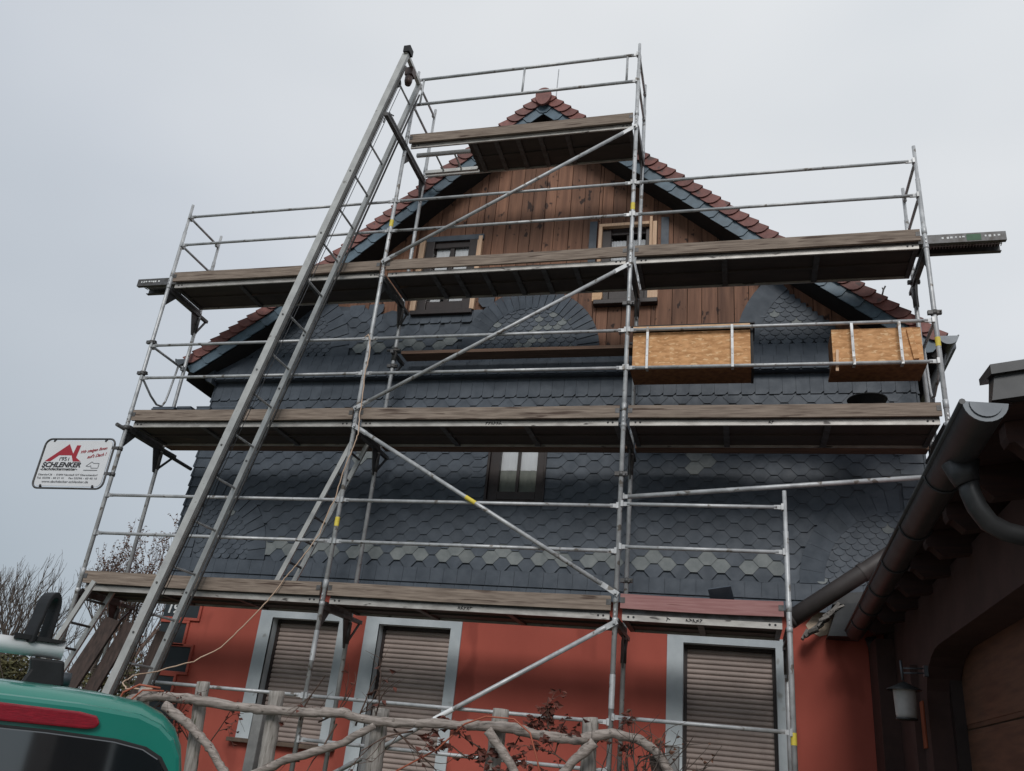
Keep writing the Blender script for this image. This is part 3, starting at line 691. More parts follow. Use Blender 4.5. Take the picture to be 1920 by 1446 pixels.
# toe boards
def toeb(x0, x1, lv, mat=toe, y=-.018, dz=0, tilt=0.0):
    m = MB(); a, b = x0+.045, x1-.045; z0, z1 = lv+.085+dz, lv+.222+dz
    n = 10
    for i in range(n):
        p, q = a+(b-a)*i/n, a+(b-a)*(i+1)/n
        sag = lambda u: -.008*math.sin(math.pi*(u-a)/(b-a))+tilt*(u-a)
        j = [(p,y,z0+sag(p)),(q,y,z0+sag(q)),(q,y+.03,z0+sag(q)),(p,y+.03,z0+sag(p)),(p,y,z1+sag(p)),(q,y,z1+sag(q)),(q,y+.03,z1+sag(q)),(p,y+.03,z1+sag(p))]
        s0 = len(m.v); m.v += j
        for fi, qd in enumerate(((3,2,1,0),(4,5,6,7),(0,1,5,4),(2,3,7,6))): m.face([s0+k for k in qd])
        if i == 0: m.face([s0+k for k in (3,0,4,7)])
        if i == n-1: m.face([s0+k for k in (1,2,6,5)])
    o = m.build('toe_board', mat, scaf)
    for xx, s in ((a,1),(b,-1)):
        f = MB()
        f.box(min(xx,xx+s*.045), max(xx,xx+s*.045), y-.004, y, z0+.05, z1-.035)
        f.build('end_fitting', dsteel, o)
    return o
toeb(XS[0], XS[1], LV[0], dz=-.01); toeb(XS[1], XS[2], LV[0], dz=-.005); tag(toeb(XS[2], XR, LV[0], toe_red, dz=.02), 'reddish washed toe board on the short right bay')
for i in range(3): toeb(XS[i], XS[i+1], LV[1], dz=-.012)
for i in range(3): toeb(XS[i], XS[i+1], LV[2], dz=-.012)
toeb(XS[1], XS[2], LV[3], dz=-.03)
# raised work plank on brackets in the middle bay
m = MB(); m.box(3.13, 6.10, .78, 1.00, 6.20, 6.245); m.build('work_plank', plank, scaf, .004)
for x in (3.07, 6.14):
    m = MB(); m.box(x-.02, x+.02, YI-.10, 1.03, 6.15, 6.19); m.bar((x, 1.0, 6.15), (x, YI+.02, 5.86), .02, .03); m.tube([(x,YI,6.08),(x,YI,6.26)], .034, 10); m.tube([(x-.10,YI-.02,6.22),(x+.08,YI-.02,6.22)], .018, 8); m.build('bracket', dsteel, scaf)
# couplers scattered on the tubes
for x, y, z in ((0,0,5.62),(0,0,6.06),(0,0,4.88),(XS[1],YI,6.0),(XS[2],YI,3.42),(XS[2],0,4.35),(XS[2],0,6.35),(XS[3],YI,6.9),(XS[3],0,6.1)):
    m = MB(); m.tube([(x,y,z-.025),(x,y,z+.025)], .036, 10); m.box(x-.065, x+.065, y-.03, y+.01, z-.02, z+.02); m.tube([(x+.05,y-.05,z),(x+.05,y+.03,z)], .009, 6); m.build('coupler', dsteel, scaf)

# ================================================================== INCLINED HOIST
hoist = thing('ladder_hoist', 'long aluminium inclined ladder hoist leaning from the yard to the top platform', 'ladder hoist', (1.0,-.4,.84))
ft = Vector((1.27-.31,0,1.82-1.0)); 
dirh = Vector((3.205-1.30, 0, 9.90-1.82)).normalized()
def hp(z, y):                                     # point on the hoist line at height z
    base = Vector((1.285, 0, 1.82)); t = (z-base.z)/dirh.z; q = base+dirh*t; return Vector((q.x, y, z))
nh = Vector((dirh.z, 0, -dirh.x))
for y, w in ((-.66,.05),(-.14,.05)):
    m = MB(); m.bar(hp(.86,y), hp(9.86,y), .085 if y < -.3 else .06, .05, (0,1,0))
    # groove and bolts along the rail
    for z in (2.4,2.9,4.4,5.3,6.0,7.1,8.0):
        q = hp(z,y); m.tube([q+Vector((0,-.032,0)), q+Vector((0,-.02,0))], .012, 8, 1)
    m.build('rail', [alu, dsteel], hoist)
    m = MB(); off = nh*.052
    m.bar(hp(.90,y+.03)+off, hp(9.7,y+.03)+off, .016, .02, (0,1,0)); m.build('running_edge', dsteel, hoist)
z = 1.62
while z < 9.6:
    m = MB(); m.tube([hp(z,-.65), hp(z,-.15)], .0135, 8); m.build('rung', galv, hoist); z += .492
m = MB(); m.bar(hp(9.88,-.70), hp(9.84,-.10), .05, .05, (1,0,0)); m.build('head_beam', alu, hoist)
m = MB(); q = hp(9.93,-.66); m.box(q.x-.04,q.x+.05,-.72,-.60,9.86,9.96); m.build('head_cap', blackp, hoist)
m = MB(); q = hp(9.62,-.45)
m.lathe([(.0,-.07),(.04,-.08),(.052,-.03),(.052,.04),(.035,.08),(0,.09)], (q.x+.03,-.42,9.66), 12); m.box(q.x-.02,q.x+.09,-.47,-.36,9.72,9.84); m.build('pulley_block', motor, hoist)
m = MB(); q = hp(9.45,-.60); m.tube([(q.x-.02,-.60,9.45),(q.x+.05,-.60,9.45)], .05, 12); m.box(q.x-.03,q.x+.05,-.63,-.58,9.38,9.50); m.build('rope_guide', dsteel, hoist)
for k, (ya, yb) in enumerate(((-.60,-.60),(-.57,-.58),(-.54,-.56))):
    m = MB(); m.tube([hp(9.45,ya)+nh*(.01+.02*k), hp(5.5,yb)+nh*(.02+.02*k), hp(1.3,yb)+nh*(.01+.01*k)], .0045, 5); m.build('hoist_rope', rope, hoist)
m = MB(); m.tube([(3.02,-.38,9.10),(2.98,-.40,9.12),(2.92,-.42,9.04),(2.91,-.42,8.97)], .009, 6); m.build('hook', dsteel, hoist)
for y in (-.66,-.14):
    m = MB(); q = hp(.86,y); m.box(q.x-.08,q.x+.08,y-.05,y+.05,.80,.86); m.build('foot', blackp, hoist)

# ================================================================== ACCESS LADDERS
def ladder(name, label, a, b, y0, y1, pitch, w=.055, grp=None):
    A, B = Vector(a), Vector(b); d = (B-A).normalized(); L_ = (B-A).length
    t = thing(name, label, 'ladder', a, grp)
    for y in (y0, y1):
        m = MB(); m.bar((A.x,y,A.z), (B.x,y,B.z), w, .026, (0,1,0)); m.build('rail', alu, t)
    s = pitch*.5
    while s < L_-.1:
        q = A+d*s; m = MB(); m.tube([(q.x,y0,q.z),(q.x,y1,q.z)], .014, 8); m.build('rung', dsteel, t); s += pitch
    return t
ladder('access_ladder', 'slim aluminium ladder leaning inside the scaffold in front of the slate wall', (2.30,.4,2.97), (3.02,.4,4.93), .22, .55, .28)
ladder('access_ladder', 'aluminium ladder leaning at the left end of the lowest platform', (-.60,.1,.84), (.28,.1,2.98), -.10, .26, .28, .06)

# ================================================================== THINGS ON THE SCAFFOLD
# company sign
sg = thing('company_sign', 'white roofing company sign with red roof logo clamped to the left scaffold post', 'sign', (-.58, -.03, 4.06))
x0, x1, z0, z1 = -1.075, -.075, 4.09, 4.70
def rrect(x0, x1, z0, z1, r, n=5):
    p = []
    for cx_, cz_, a0 in ((x1-r,z1-r,0),(x0+r,z1-r,90),(x0+r,z0+r,180),(x1-r,z0+r,270)):
        for i in range(n+1): a = R(a0+90*i/n); p.append((cx_+r*math.cos(a), cz_+r*math.sin(a)))
    return p
m = MB(); m.prism(rrect(x0+.012,x1-.012,z0+.012,z1-.012,.06), lambda a, b, d: (a, d, b), -.044, -.036); m.build('sign_board', signw, sg)
m = MB(); rp_ = rrect(x0-.014,x1+.014,z0-.014,z1+.014,.085); m.tube([(a,-.035,b) for a, b in rp_]+[(rp_[0][0],-.035,rp_[0][1])], .0125, 8); m.build('frame', dsteel, sg)
for z in (4.27, 4.60):
    m = MB(); m.tube([(0,0,z-.02),(0,0,z+.02)], .034, 10); m.box(-.085,.01,-.045,-.015,z-.016,z+.016); m.build('clamp', dsteel, sg)
for xx, zz in ((x0+.12,z1-.01),(x1-.12,z1-.01),(x0+.12,z0+.012),(x1-.12,z0+.012)):
    m = MB(); m.box(xx-.012,xx+.012,-.05,-.03,zz-.016,zz+.016); m.build('clip', ink, sg)
fx, fz = x0, z0                                     # lettering laid out on the board
Yb = -.0462
def U(u, v): return (x0+u*(x1-x0), z0+v*(z1-z0))
logo = [U(.065,.535),(U(.36,.905)),(U(.455,.70)),(U(.475,.88)),(U(.535,.88)),(U(.515,.62)),(U(.60,.535)),(U(.485,.535)),(U(.44,.665)),(U(.255,.665)),(U(.15,.535))]
m = MB(); m.prism(logo, lambda a, b, d: (a, d, b), Yb, -.044); m.build('roof_logo', inkr, sg)
def st(txt, u, v, size, wid, mat, shear=0.0, bold=0.0, tilt=0.0):
    a, b = U(u, v); lettering(txt, size, (a, Yb, b), mat, sg, shear, bold, wid*(x1-x0), tilt=tilt)
st('seit', .285, .605, .030, .085, inkg, .2); st('1951', .262, .548, .062, .14, ink, .0, .0)
st('SCHLENKER', .045, .415, .088, .575, ink, .18, .003); st('-Dachdeckermeister-', .035, .345, .052, .55, ink, .15, .0008)
st('Wir steigen Ihnen', .555, .70, .055, .37, inkr, .45, .0006, R(9)); st("auf's Dach !", .68, .60, .058, .27, inkr, .45, .0006, R(9))
st('Oberdorf 26  -  01844 Neustadt OT Oberottendorf', .035, .235, .034, .87, inkg); st('Tel. 03596 - 60 21 41', .03, .165, .034, .40, inkg); st('Fax 03596 - 60 40 16', .50, .165, .034, .41, inkg)
st('www.dachdecker-schlenker.de', .12, .085, .044, .68, inkg, .1)
hl = [U(.70,.44),U(.77,.53),U(.80,.50),U(.88,.50),U(.88,.40),U(.78,.40),U(.77,.45),U(.745,.43)]
hx, hz = U(.795,.46)
m = MB()
for a, b in zip(hl, hl[1:]+hl[:1]): m.bar((a[0],Yb,a[1]), (b[0],Yb,b[1]), .006, .003, (0,1,0))
m.build('house_emblem', inkg, sg)
m = MB(); a, b = U(.68,.345); m.box(a, a+.20, Yb, -.0445, b, b+.010); m.build('emblem_line', inkg, sg)

# strand board boxes hung on the rails
def matbox(label, xa, xb, za, zb, straps, lid=False, frayed=False):
    t = thing('material_box', label, 'box', ((xa+xb)/2, .2, za), 'chipboard boxes hung on the guardrails')
    m = MB(); m.box(xa, xb, .045, .060, za, zb); m.build('front_panel', osb, t)
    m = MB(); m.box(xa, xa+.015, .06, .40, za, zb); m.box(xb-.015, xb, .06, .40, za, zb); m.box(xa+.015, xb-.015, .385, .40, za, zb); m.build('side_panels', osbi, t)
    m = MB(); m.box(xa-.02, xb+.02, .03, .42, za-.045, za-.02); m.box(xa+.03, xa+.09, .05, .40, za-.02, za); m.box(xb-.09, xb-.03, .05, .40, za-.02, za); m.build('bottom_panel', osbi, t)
    for sx in straps:
        m = MB(); m.box(sx-.013, sx+.013, -.036, -.030, za-.06, zb+.03); m.box(sx-.013, sx+.013, -.030, .045, zb-.0, zb+.02); m.box(sx-.013, sx+.013, -.030, .045, za-.06, za-.047); m.tube([(sx,-.04,zb-.12),(sx,-.03,zb-.12)], .009, 8); m.tube([(sx,-.04,za+.10),(sx,-.03,za+.10)], .009, 8); m.build('strap', galv, t)
    if lid:
        m = MB(); m.box(xa-.02, xb+.05, .02, .44, zb+.066, zb+.08); m.build('lid', blackp, t); m = MB(); m.box(xb+.004, xb+.03, .05, .42, za-.05, zb+.066); m.build('side_sheet', blackp, t); m = MB(); m.box(xa, xb, .02, .06, zb+.042, zb+.066); m.build('lid_batten', batt2, t)
    if frayed:
        for bx in ((xb-.07,.02,R(6)),):
            m = MB(); m.bar((bx[0], .03, za+.02), (bx[0]+math.sin(bx[2])*-.4, .03, za+.36), .02, .05, (1,0,0)); m.build('offcut', osb, t)
        m = MB(); m.bar((xa+.03,.028,za-.10), (xa+.045,.028,za+.14), .015, .028, (1,0,0)); m.build('offcut', batt, t)
    return t
matbox('larger orange chipboard box with dark lid hung on the guardrail right of the middle post', 6.20, 7.44, 5.59, 6.00, (6.365, 7.255), True)
matbox('smaller frayed chipboard box hung on the guardrail at the right corner post', 8.25, 9.10, 5.585, 5.97, (8.44, 8.89), False, True)
# mortar tub
t = thing('mortar_tub', 'black plastic mortar tub standing on the second platform near the right end', 'tub', (8.595,.40,4.96))
m = MB(); m.lathe([(0,.07),(.145,.07),(.182,.345),(.188,.345),(.198,.358),(.183,.363),(.165,.345),(.13,.10),(0,.10)], (8.595,.40,4.965), 28); m.build('bowl', blackp, t)
m = MB(); m.lathe([(0,0),(.15,0),(.15,.07),(0,.07)], (8.595,.40,4.965), 24); m.build('base', blackp, t)
# roofing slates in stacks on the platforms
for k, (xa, xb) in enumerate(((.24,.56),(.60,.80),(.87,1.06),(1.10,1.62))):
    m = MB(); z = 4.956
    while z < 5.185:
        j = random.uniform(-.008,.008); m.box(xa+j, xb+j, .06+j, .34+j, z, z+.012, 0, random.uniform(.8,1.1)); z += .0135
    tag(m.build('slate_stack', slate), ('wide stack of dark slates nearest the left scaffold post','small stack of dark slates, second from the left post','small stack of dark slates beside the hoist rail','long low stack of dark slates behind the hoist')[k], 'slates', 'slate stacks on the second platform')
m = MB(); m.hexa([(7.07,.36,2.96),(7.30,.36,2.96),(7.30,.37,2.965),(7.07,.37,2.965),(7.00,.02,3.225),(7.21,.02,3.265),(7.21,.03,3.275),(7.00,.03,3.235)])
tag(m.build('slate_piece', slate), 'single dark slate leaning behind the reddish toe board of the lowest platform', 'slate')
# perforated scaffold planks laid along the third platform and sticking out
def perf_plank(label, xa, xb, y0, y1, z0, out, green=False):
    t = thing('perforated_plank', label, 'plank', (xa, y0, z0), 'perforated steel planks sticking out of the third platform')
    m = MB(); m.box(xa, xb, y0, y0+.012, z0, z0+.095); m.box(xa, xb, y1-.012, y1, z0, z0+.095); m.box(xa, xb, y0, y1, z0+.095, z0+.107)
    m.box(xa, xb, y0+.012, y0+.05, z0, z0+.008); m.box(xa, xb, y1-.05, y1-.012, z0, z0+.008)
    m.build('profile', dsteel, t)
    g = MB(); x = xa
    while x < xb: g.bar((x, y0+.05, z0+.06), (min(xb,x+.02), y1-.05, z0+.06), .008, .006); x += .03
    for y in (y0+.10, (y0+y1)/2, y1-.10): g.box(xa, xb, y-.005, y+.005, z0+.056, z0+.064)
    g.build('grating', galv, t)
    e = MB(); lo, hi = (xb-.62, xb-.08) if out > 0 else (xa+.06, xa+.34)
    x = lo
    while x < hi:
        w = random.uniform(.012,.03)
        if not (green and lo+.24 < x < lo+.38): e.box(x, x+w, y0-.002, y0-.0005, z0+.045+random.uniform(0,.012), z0+.072)
        x += w+random.uniform(.008,.03)
    e.build('stencil_marks', chalk, t)
    if green:
        e = MB(); e.box(lo+.24, lo+.38, y0-.002, y0, z0+.012, z0+.09); e.build('sticker', grn, t)
    return t
perf_plank('grey perforated steel plank with green sticker sticking out to the right over the roof eave', 8.3, 10.06, .18, .44, 7.05, 1, True)
perf_plank('grey perforated steel plank end sticking out at the left scaffold post', -.69, 1.2, .18, .44, 7.055, -1)
# cable down the middle post
pts = [(3.02,-.04,6.02),(3.06,-.05,6.05),(3.09,-.05,5.98),(3.12,-.045,5.75),(3.105,-.05,5.53),(3.14,-.06,5.2),(3.14,-.06,4.99),(3.17,-.07,4.80),(3.15,-.07,4.67),(3.11,-.07,4.48),(3.05,-.06,4.25),(3.03,-.05,4.04),(2.95,-.05,3.8),(2.92,-.05,3.62),(2.79,-.06,3.38),(2.70,-.06,3.25),(2.60,-.05,3.12),(2.50,-.06,2.92),(2.38,-.08,2.75),(2.22,-.1,2.55),(2.08,-.12,2.37),(1.92,-.3,2.20),(1.75,-.6,2.06),(1.72,-.9,1.98)]
pts += [(1.85,-1.2,1.90),(2.1,-1.45,1.84),(2.4,-1.5,1.86)]
fine = []
for a, b in zip(pts, pts[1:]):
    for k in range(4):
        f = k/4; fine.append(tuple(a[i]+(b[i]-a[i])*f+(random.uniform(-.006,.006) if i != 1 else 0) for i in range(3)))
fine.append(pts[-1])
m = MB(); m.tube(fine, .0065, 6); tag(m.build('power_cable', crcab), 'thin cream orange cable hanging from the middle scaffold post to the rustic fence', 'cable')
# boards and wall planks leaning at the left corner
for k, (a, b, w) in enumerate((((.42,.20,2.62),(.02,-.25,.84),.20),((.60,.30,2.60),(.22,-.1,.84),.16),((.86,.60,2.56),(.70,.35,.84),.24))):
    m = MB(); m.bar(b, a, w, .035, (0,1,.2)); tag(m.build('old_board', oldplank), ('dark brown old board leaning left of the hoist, nearest the bushes','dark old board leaning behind the hoist foot, middle of the three','dark broad old board leaning against the red wall beside the dark panels')[k], 'board', 'old boards leaning at the house corner')

# ================================================================== OUTBUILDING ON THE RIGHT
ob = thing('outbuilding', 'dark low outbuilding with arched garage entrance and overhanging eave on the right', 'outbuilding', (9.5,-1.7,.4))
XO = 8.70
arch = [(1.285,.3),(1.285,3.10),(-4.5,3.10),(-4.5,.3),(-4.30,.3),(-4.30,2.30)]
arch += [(-4.30+.45*(1-math.cos(R(a))), 2.30+.36*math.sin(R(a))) for a in (20,40,60,80,90)]
arch += [(-1.20+.62*math.sin(R(a)), 2.30+.36*math.cos(R(a))) for a in (0,15,30,45,60,75,90)] + [(-.58,.3)]
m = MB(); m.prism(arch, lambda a, b, d: (d, a, b), XO, XO+.24); m.build('wall', wallb, ob)
m = MB(); z = .35
dp = MB()
for i in range(5):
    z1_ = .62+.5*i if i else .62
for za, zb in ((.35,.62),(.63,1.115),(1.125,1.61),(1.62,2.115),(2.125,2.72),(2.73,3.0)):
    dp.box(XO+.25, XO+.29, -4.4, -.45, za, zb)
    dp.box(XO+.245, XO+.25, -4.4, -.45, za+.03, zb-.03)
dp.build('garage_door', doorw, ob, .006)
m = MB(); m.box(XO+.16, XO+.245, -.66, -.575, .3, 2.5); m.build('door_frame', brownf, ob)
m = MB(); m.box(XO-.06, XO, -.30, -.16, .4, 2.62); m.build('pilaster', wallb, ob)
m = MB(); m.box(XO-.16, XO, .75, 1.28, .4, 2.98); m.build('pilaster', wallb, ob)
m = MB(); m.box(XO-.012, XO-.002, -.44, -.31, 1.98, 2.33); m.build('painted_reveal', orang, ob)
# roof: boards, tiles, verge flashing
SL = .16
def rz(x): return 3.13+SL*(x-8.22)
m = MB(); y0, y1 = -4.50, 1.17
m.hexa([(8.42,y0,rz(8.42)),(13,y0,rz(13)),(13,y1,rz(13)),(8.42,y1,rz(8.42)),(8.42,y0,rz(8.42)+.03),(13,y0,rz(13)+.03),(13,y1,rz(13)+.03),(8.42,y1,rz(8.42)+.03)], 1)
x = 8.38
while x < 13:
    m.hexa([(x,y0+.02,rz(x)+.03),(x+.36,y0+.02,rz(x+.36)+.032),(x+.36,y1,rz(x+.36)+.032),(x,y1,rz(x)+.03),(x,y0+.02,rz(x)+.085),(x+.36,y0+.02,rz(x+.36)+.06),(x+.36,y1,rz(x+.36)+.06),(x,y1,rz(x)+.085)], 0, random.uniform(.6,.8)); x += .33
ro = m.build('roof', [tile, raft], ob)
m = MB(); q = lambda x: rz(x)+.03
m.hexa([(8.33,-4.56,q(8.33)-.02),(13,-4.56,q(13)-.02),(13,-4.50,q(13)-.02),(8.33,-4.50,q(8.33)-.02),(8.36,-4.56,q(8.36)+.13),(13,-4.56,q(13)+.13),(13,-4.46,q(13)+.135),(8.36,-4.46,q(8.36)+.135)])
m.hexa([(8.335,-4.585,q(8.335)+.09),(13,-4.585,q(13)+.09),(13,-4.40,q(13)+.12),(8.335,-4.40,q(8.335)+.12),(8.335,-4.585,q(8.335)+.135),(13,-4.585,q(13)+.135),(13,-4.40,q(13)+.15),(8.335,-4.40,q(8.335)+.15)])
m.build('verge_flashing', zinc, ro)
y = -4.3
while y < 1.1:
    m = MB(); m.prism([(8.44,rz(8.44)-.015),(8.44,rz(8.44)-.07),(8.45,rz(8.45)-.10),(8.47,rz(8.47)-.10),(8.53,rz(8.53)-.17),(8.95,rz(8.95)-.17),(8.95,rz(8.95)-.002),(8.44,rz(8.44)-.002)], lambda a, b, d: (a, d, b), y, y+.10); m.build('rafter', raft, ob); y += .62
m = MB(); m.prism([(8.96,.1),(12.9,.1),(12.9,rz(12.9)-.01),(8.96,rz(8.96)-.01)], lambda a, b, d: (a, d, b), -4.44, -4.32); m.build('gable_wall', wallb, ob)
m = MB(); m.box(12.8, 12.9, -4.32, 1.2, .1, 3.8); m.build('rear_wall', wallb, ob)
# gutter with seams, end cap, outlet and swan neck
def obg(y): f = (y+4.65)/5.55; return Vector((8.275+.105*f, y, 3.105-.05*f))
m = MB(); ysl = [-4.65+5.55*i/24 for i in range(25)]; rr = .085
arcs = [R(a) for a in range(175, 366, 15)]
b = len(m.v); n = len(arcs)
for yy in ysl:
    c = obg(yy); m.v += [(c.x+rr*math.cos(a), yy, c.z+rr*math.sin(a)) for a in arcs]
for i in range(24):
    for j in range(n-1): m.face((b+i*n+j, b+i*n+j+1, b+(i+1)*n+j+1, b+(i+1)*n+j), 0, 1, True)
m.tube([obg(yy)+Vector((-rr,0,.006)) for yy in (-4.66, .90)], .013, 8)
for yy in (-3.75,-2.85,-2.0,-1.2,-.45,.25):
    c = obg(yy); pts = [(c.x+(rr+.005)*math.cos(a), yy, c.z+(rr+.005)*math.sin(a)) for a in arcs]; m.tube(pts, .006, 5)
og = m.build('gutter', zinc, ob)
c = obg(-4.655); m = MB(); m.prism([(c.x+rr*math.cos(a), c.z+rr*math.sin(a)) for a in arcs], lambda a, b, d: (a, d, b), -4.66, -4.65); m.prism([(c.x+rr*.72*math.cos(a), c.z-.004+rr*.72*math.sin(a)) for a in arcs], lambda a, b, d: (a, d, b), -4.668, -4.66); m.build('end_cap', zincl, og)
m = MB(); m.tube([(8.29,-4.1,3.04),(8.30,-4.1,2.97),(8.31,-4.1,2.94)], [.082,.062,.055], 16); m.build('gutter_outlet', zinc, og)
bend = [(8.31,-4.1,2.97),(8.315,-4.1,2.90),(8.335,-4.1,2.83),(8.38,-4.08,2.765),(8.45,-4.06,2.73),(8.53,-4.04,2.715),(8.60,-4.02,2.70),(8.635,-4.0,2.66),(8.64,-4.0,2.58),(8.64,-4.0,.5)]
m = MB(); m.tube(bend, .045, 16); m.build('downpipe', zinc, ob)
m = MB(); m.tube([(8.60,1.18,.4),(8.60,1.18,2.98)], .055, 14); m.tube([(8.60,1.18,2.9),(8.55,1.15,3.05)], .055, 14); m.build('downpipe', zinc, ob)
# junction with the house: short roof stub, broken mortar edge, bare plaster
m = MB(); m.hexa([(8.20,1.0,3.33),(8.75,1.0,3.38),(8.75,1.28,3.38),(8.20,1.28,3.33),(8.24,1.0,3.44),(8.75,1.0,3.50),(8.75,1.28,3.50),(8.24,1.28,3.44)]); m.hexa([(8.14,1.02,3.02),(8.45,.95,3.02),(8.45,1.28,3.02),(8.14,1.28,3.02),(8.25,1.02,3.34),(8.55,.95,3.36),(8.55,1.28,3.36),(8.25,1.28,3.34)])
m.build('roof_stub', zinc, ob)
m = MB()
for i in range(30):
    f = i/29; A_ = Vector((7.90+.30*f+random.uniform(-.015,.02), 1.06+random.uniform(-.04,.06), 3.0+.27*f+random.uniform(-.025,.02)))
    m.bar(A_, A_+Vector((random.uniform(.05,.12), random.uniform(-.03,.03), random.uniform(.03,.10))), random.uniform(.05,.12), random.uniform(.012,.03), (-.6,random.uniform(-.3,.3),1), 0, random.uniform(.5,1.2))
m.build('broken_mortar_edge', mk('grey_broken_mortar', (.30,.28,.26), (.14,.13,.12), 14, rough=.95, bump=.5), ob)
pl = [(7.98,3.10),(7.95,3.16),(8.02,3.25),(8.06,3.29),(8.14,3.30),(8.24,3.30),(8.30,3.26),(8.28,3.16),(8.18,3.08),(8.08,3.05)]
m = MB(); m.prism(pl, lambda a, b, d: (a, d, b), 1.292, 1.31); m.build('plaster_patch', plast, house)
m = MB(); m.tube([(7.745,.30,3.035),(8.52,.30,3.58),(8.9,.30,3.85)], [.082,.082,.082], 18); m.tube([(8.40,.30,3.497),(8.44,.30,3.525)], .089, 18, caps=False); m.tube([(7.73,.30,3.03),(7.76,.30,3.05)], .088, 18)
tag(m.build('drain_pipe', mk('brown_grey_pipe', (.065,.055,.053), (.045,.038,.036), 4, rough=.55)), 'thick dark brown pipe slanting up from the right scaffold post to the outbuilding roof', 'pipe')
# wall lantern
wl = thing('wall_lantern', 'small lantern with conical hat on a bracket beside the arched entrance', 'lantern', (8.52,-.70,2.165))
LX, LY, LZ = 8.52, -.70, 2.165
m = MB(); m.lathe([(0,0),(.072,0),(.078,.03),(.085,.20),(.088,.215),(0,.215)], (LX,LY,LZ), 18); m.build('glass', mk('frosted_lantern_glass', (.46,.44,.43), (.38,.365,.355), 12, rough=.5), wl)
m = MB(); m.lathe([(.130,.205),(.127,.213),(.05,.250),(.012,.27),(0,.275)], (LX,LY,LZ), 18); m.build('hat', zinc, wl)
m = MB(); m.lathe([(0,-.012),(.08,-.012),(.08,.002),(0,.002)], (LX,LY,LZ), 18); m.build('base_ring', zinc, wl)
m = MB(); m.tube([(LX-.005,LY,LZ+.28),(LX-.01,LY,LZ+.43)], .010, 8); m.tube([(LX-.005,LY,LZ+.37),(XO-.02,LY,LZ+.38)], .006, 8); m.tube([(LX-.005,LY,LZ+.335),(XO-.02,LY,LZ+.345)], .006, 8); m.box(XO-.03,XO,LY-.03,LY+.03,LZ+.32,LZ+.40); m.build('bracket', zincl, wl)

# ================================================================== VAN
hx_, hy_ = -.70, .714
VC = Vector((4.302,-5.216,0)); Hd = Vector((hx_,hy_,0)).normalized(); Ud = Vector((Hd.y,-Hd.x,0))
van = thing('parked_van', 'teal van with white roof bar parked in front of the fence, rear window showing', 'van', (VC.x, VC.y, 0))
def V(s, u, z): q = VC+Hd*s+Ud*u; return (q.x, q.y, z)
sec = [(0,1.0),(.30,.999),(.50,.995),(.66,.985),(.755,.965),(.82,.935),(.862,.895),(.888,.84),(.905,.74),(.915,.58),(.92,.45),(.92,.30),(.90,.18),(.86,.16)]
def ring(s, wk, ztop, zlo=.28):
    pts = [(u*wk, zlo+(ztop-zlo)*((k-.16)/.84)) for u, k in sec]
    return [V(s, u, z) for u, z in pts]+[V(s, -u, z) for u, z in pts[::-1][:-1]]
st_ = [(-.06,.90,1.55,.45),(-.045,.955,1.62,.36),(-.01,.98,1.665,.31),(.05,.99,1.688,.28),(.16,1,1.70,.28),(.6,1,1.715,.28),(1.4,1,1.73,.28),(2.2,.995,1.725,.28),(2.55,.98,1.64,.28),(3.0,.96,1.22,.28),(3.45,.93,1.02,.28),(3.62,.84,.80,.32),(3.66,.6,.62,.4)]
m = MB(); prev = None; n = None
for s_, wk, zt, zl in st_:
    rg = ring(s_, wk, zt, zl); b = len(m.v); m.v += rg; n = len(rg)
    if prev is not None:
        for j in range(n): m.face((prev+j, prev+(j+1)%n, b+(j+1)%n, b+j), 0, 1, True)
    else: m.face(range(b, b+n), 0, 1)
    prev = b
m.face(list(range(prev, prev+n))[::-1], 0, 1)
body = m.build('body', teal, van)
def vplate(name, pts, s0, s1, mat, parent, sl=0.0, bevel=0):
    q = MB(); q.prism(pts, lambda a, b, d: V(d+sl*(b-1.2), a, b), s0, s1); return q.build(name, mat, parent, bevel)
# rear door face: slightly raked panel carrying the window
face = [(-.80,.62),(.80,.62),(.868,1.25),(.862,1.38),(.842,1.47),(.80,1.54),(.735,1.59),(.64,1.622),(.40,1.64),(0,1.645),(-.40,1.64),(-.64,1.622),(-.735,1.59),(-.80,1.54),(-.842,1.47),(-.862,1.38),(-.868,1.25)]
vplate('tailgate', face, -.075, -.02, teal, body, .04, .02)
win = [(-.79,1.05),(.79,1.05),(.815,1.24),(.81,1.34),(.79,1.405),(.75,1.455),(.68,1.488),(.56,1.507),(.30,1.518),(0,1.521),(-.30,1.518),(-.56,1.507),(-.68,1.488),(-.75,1.455),(-.79,1.405),(-.81,1.34),(-.815,1.24)]
vplate('rear_window', win, -.092, -.07, glassv, body, .04, .006)
vplate('window_seal', [(a*1.018, 1.2+(b-1.2)*1.03) for a, b in win], -.084, -.07, rubber, body, .04, .004)
q = MB(); q.hexa([V(-.10,-.02,1.12),V(-.10,.02,1.12),V(-.12,.02,1.12),V(-.12,-.02,1.12),V(-.11,.42,1.20),V(-.11,.44,1.17),V(-.125,.44,1.17),V(-.125,.42,1.20)]); q.build('wiper', blackp, body)
lens = [(-.49,1.55),(-.47,1.542),(.44,1.542),(.475,1.549),(.488,1.568),(.47,1.596),(.40,1.606),(0,1.612),(-.40,1.606),(-.47,1.596)]
vplate('brake_light', lens, -.098, -.06, redl, body, .04, .008)
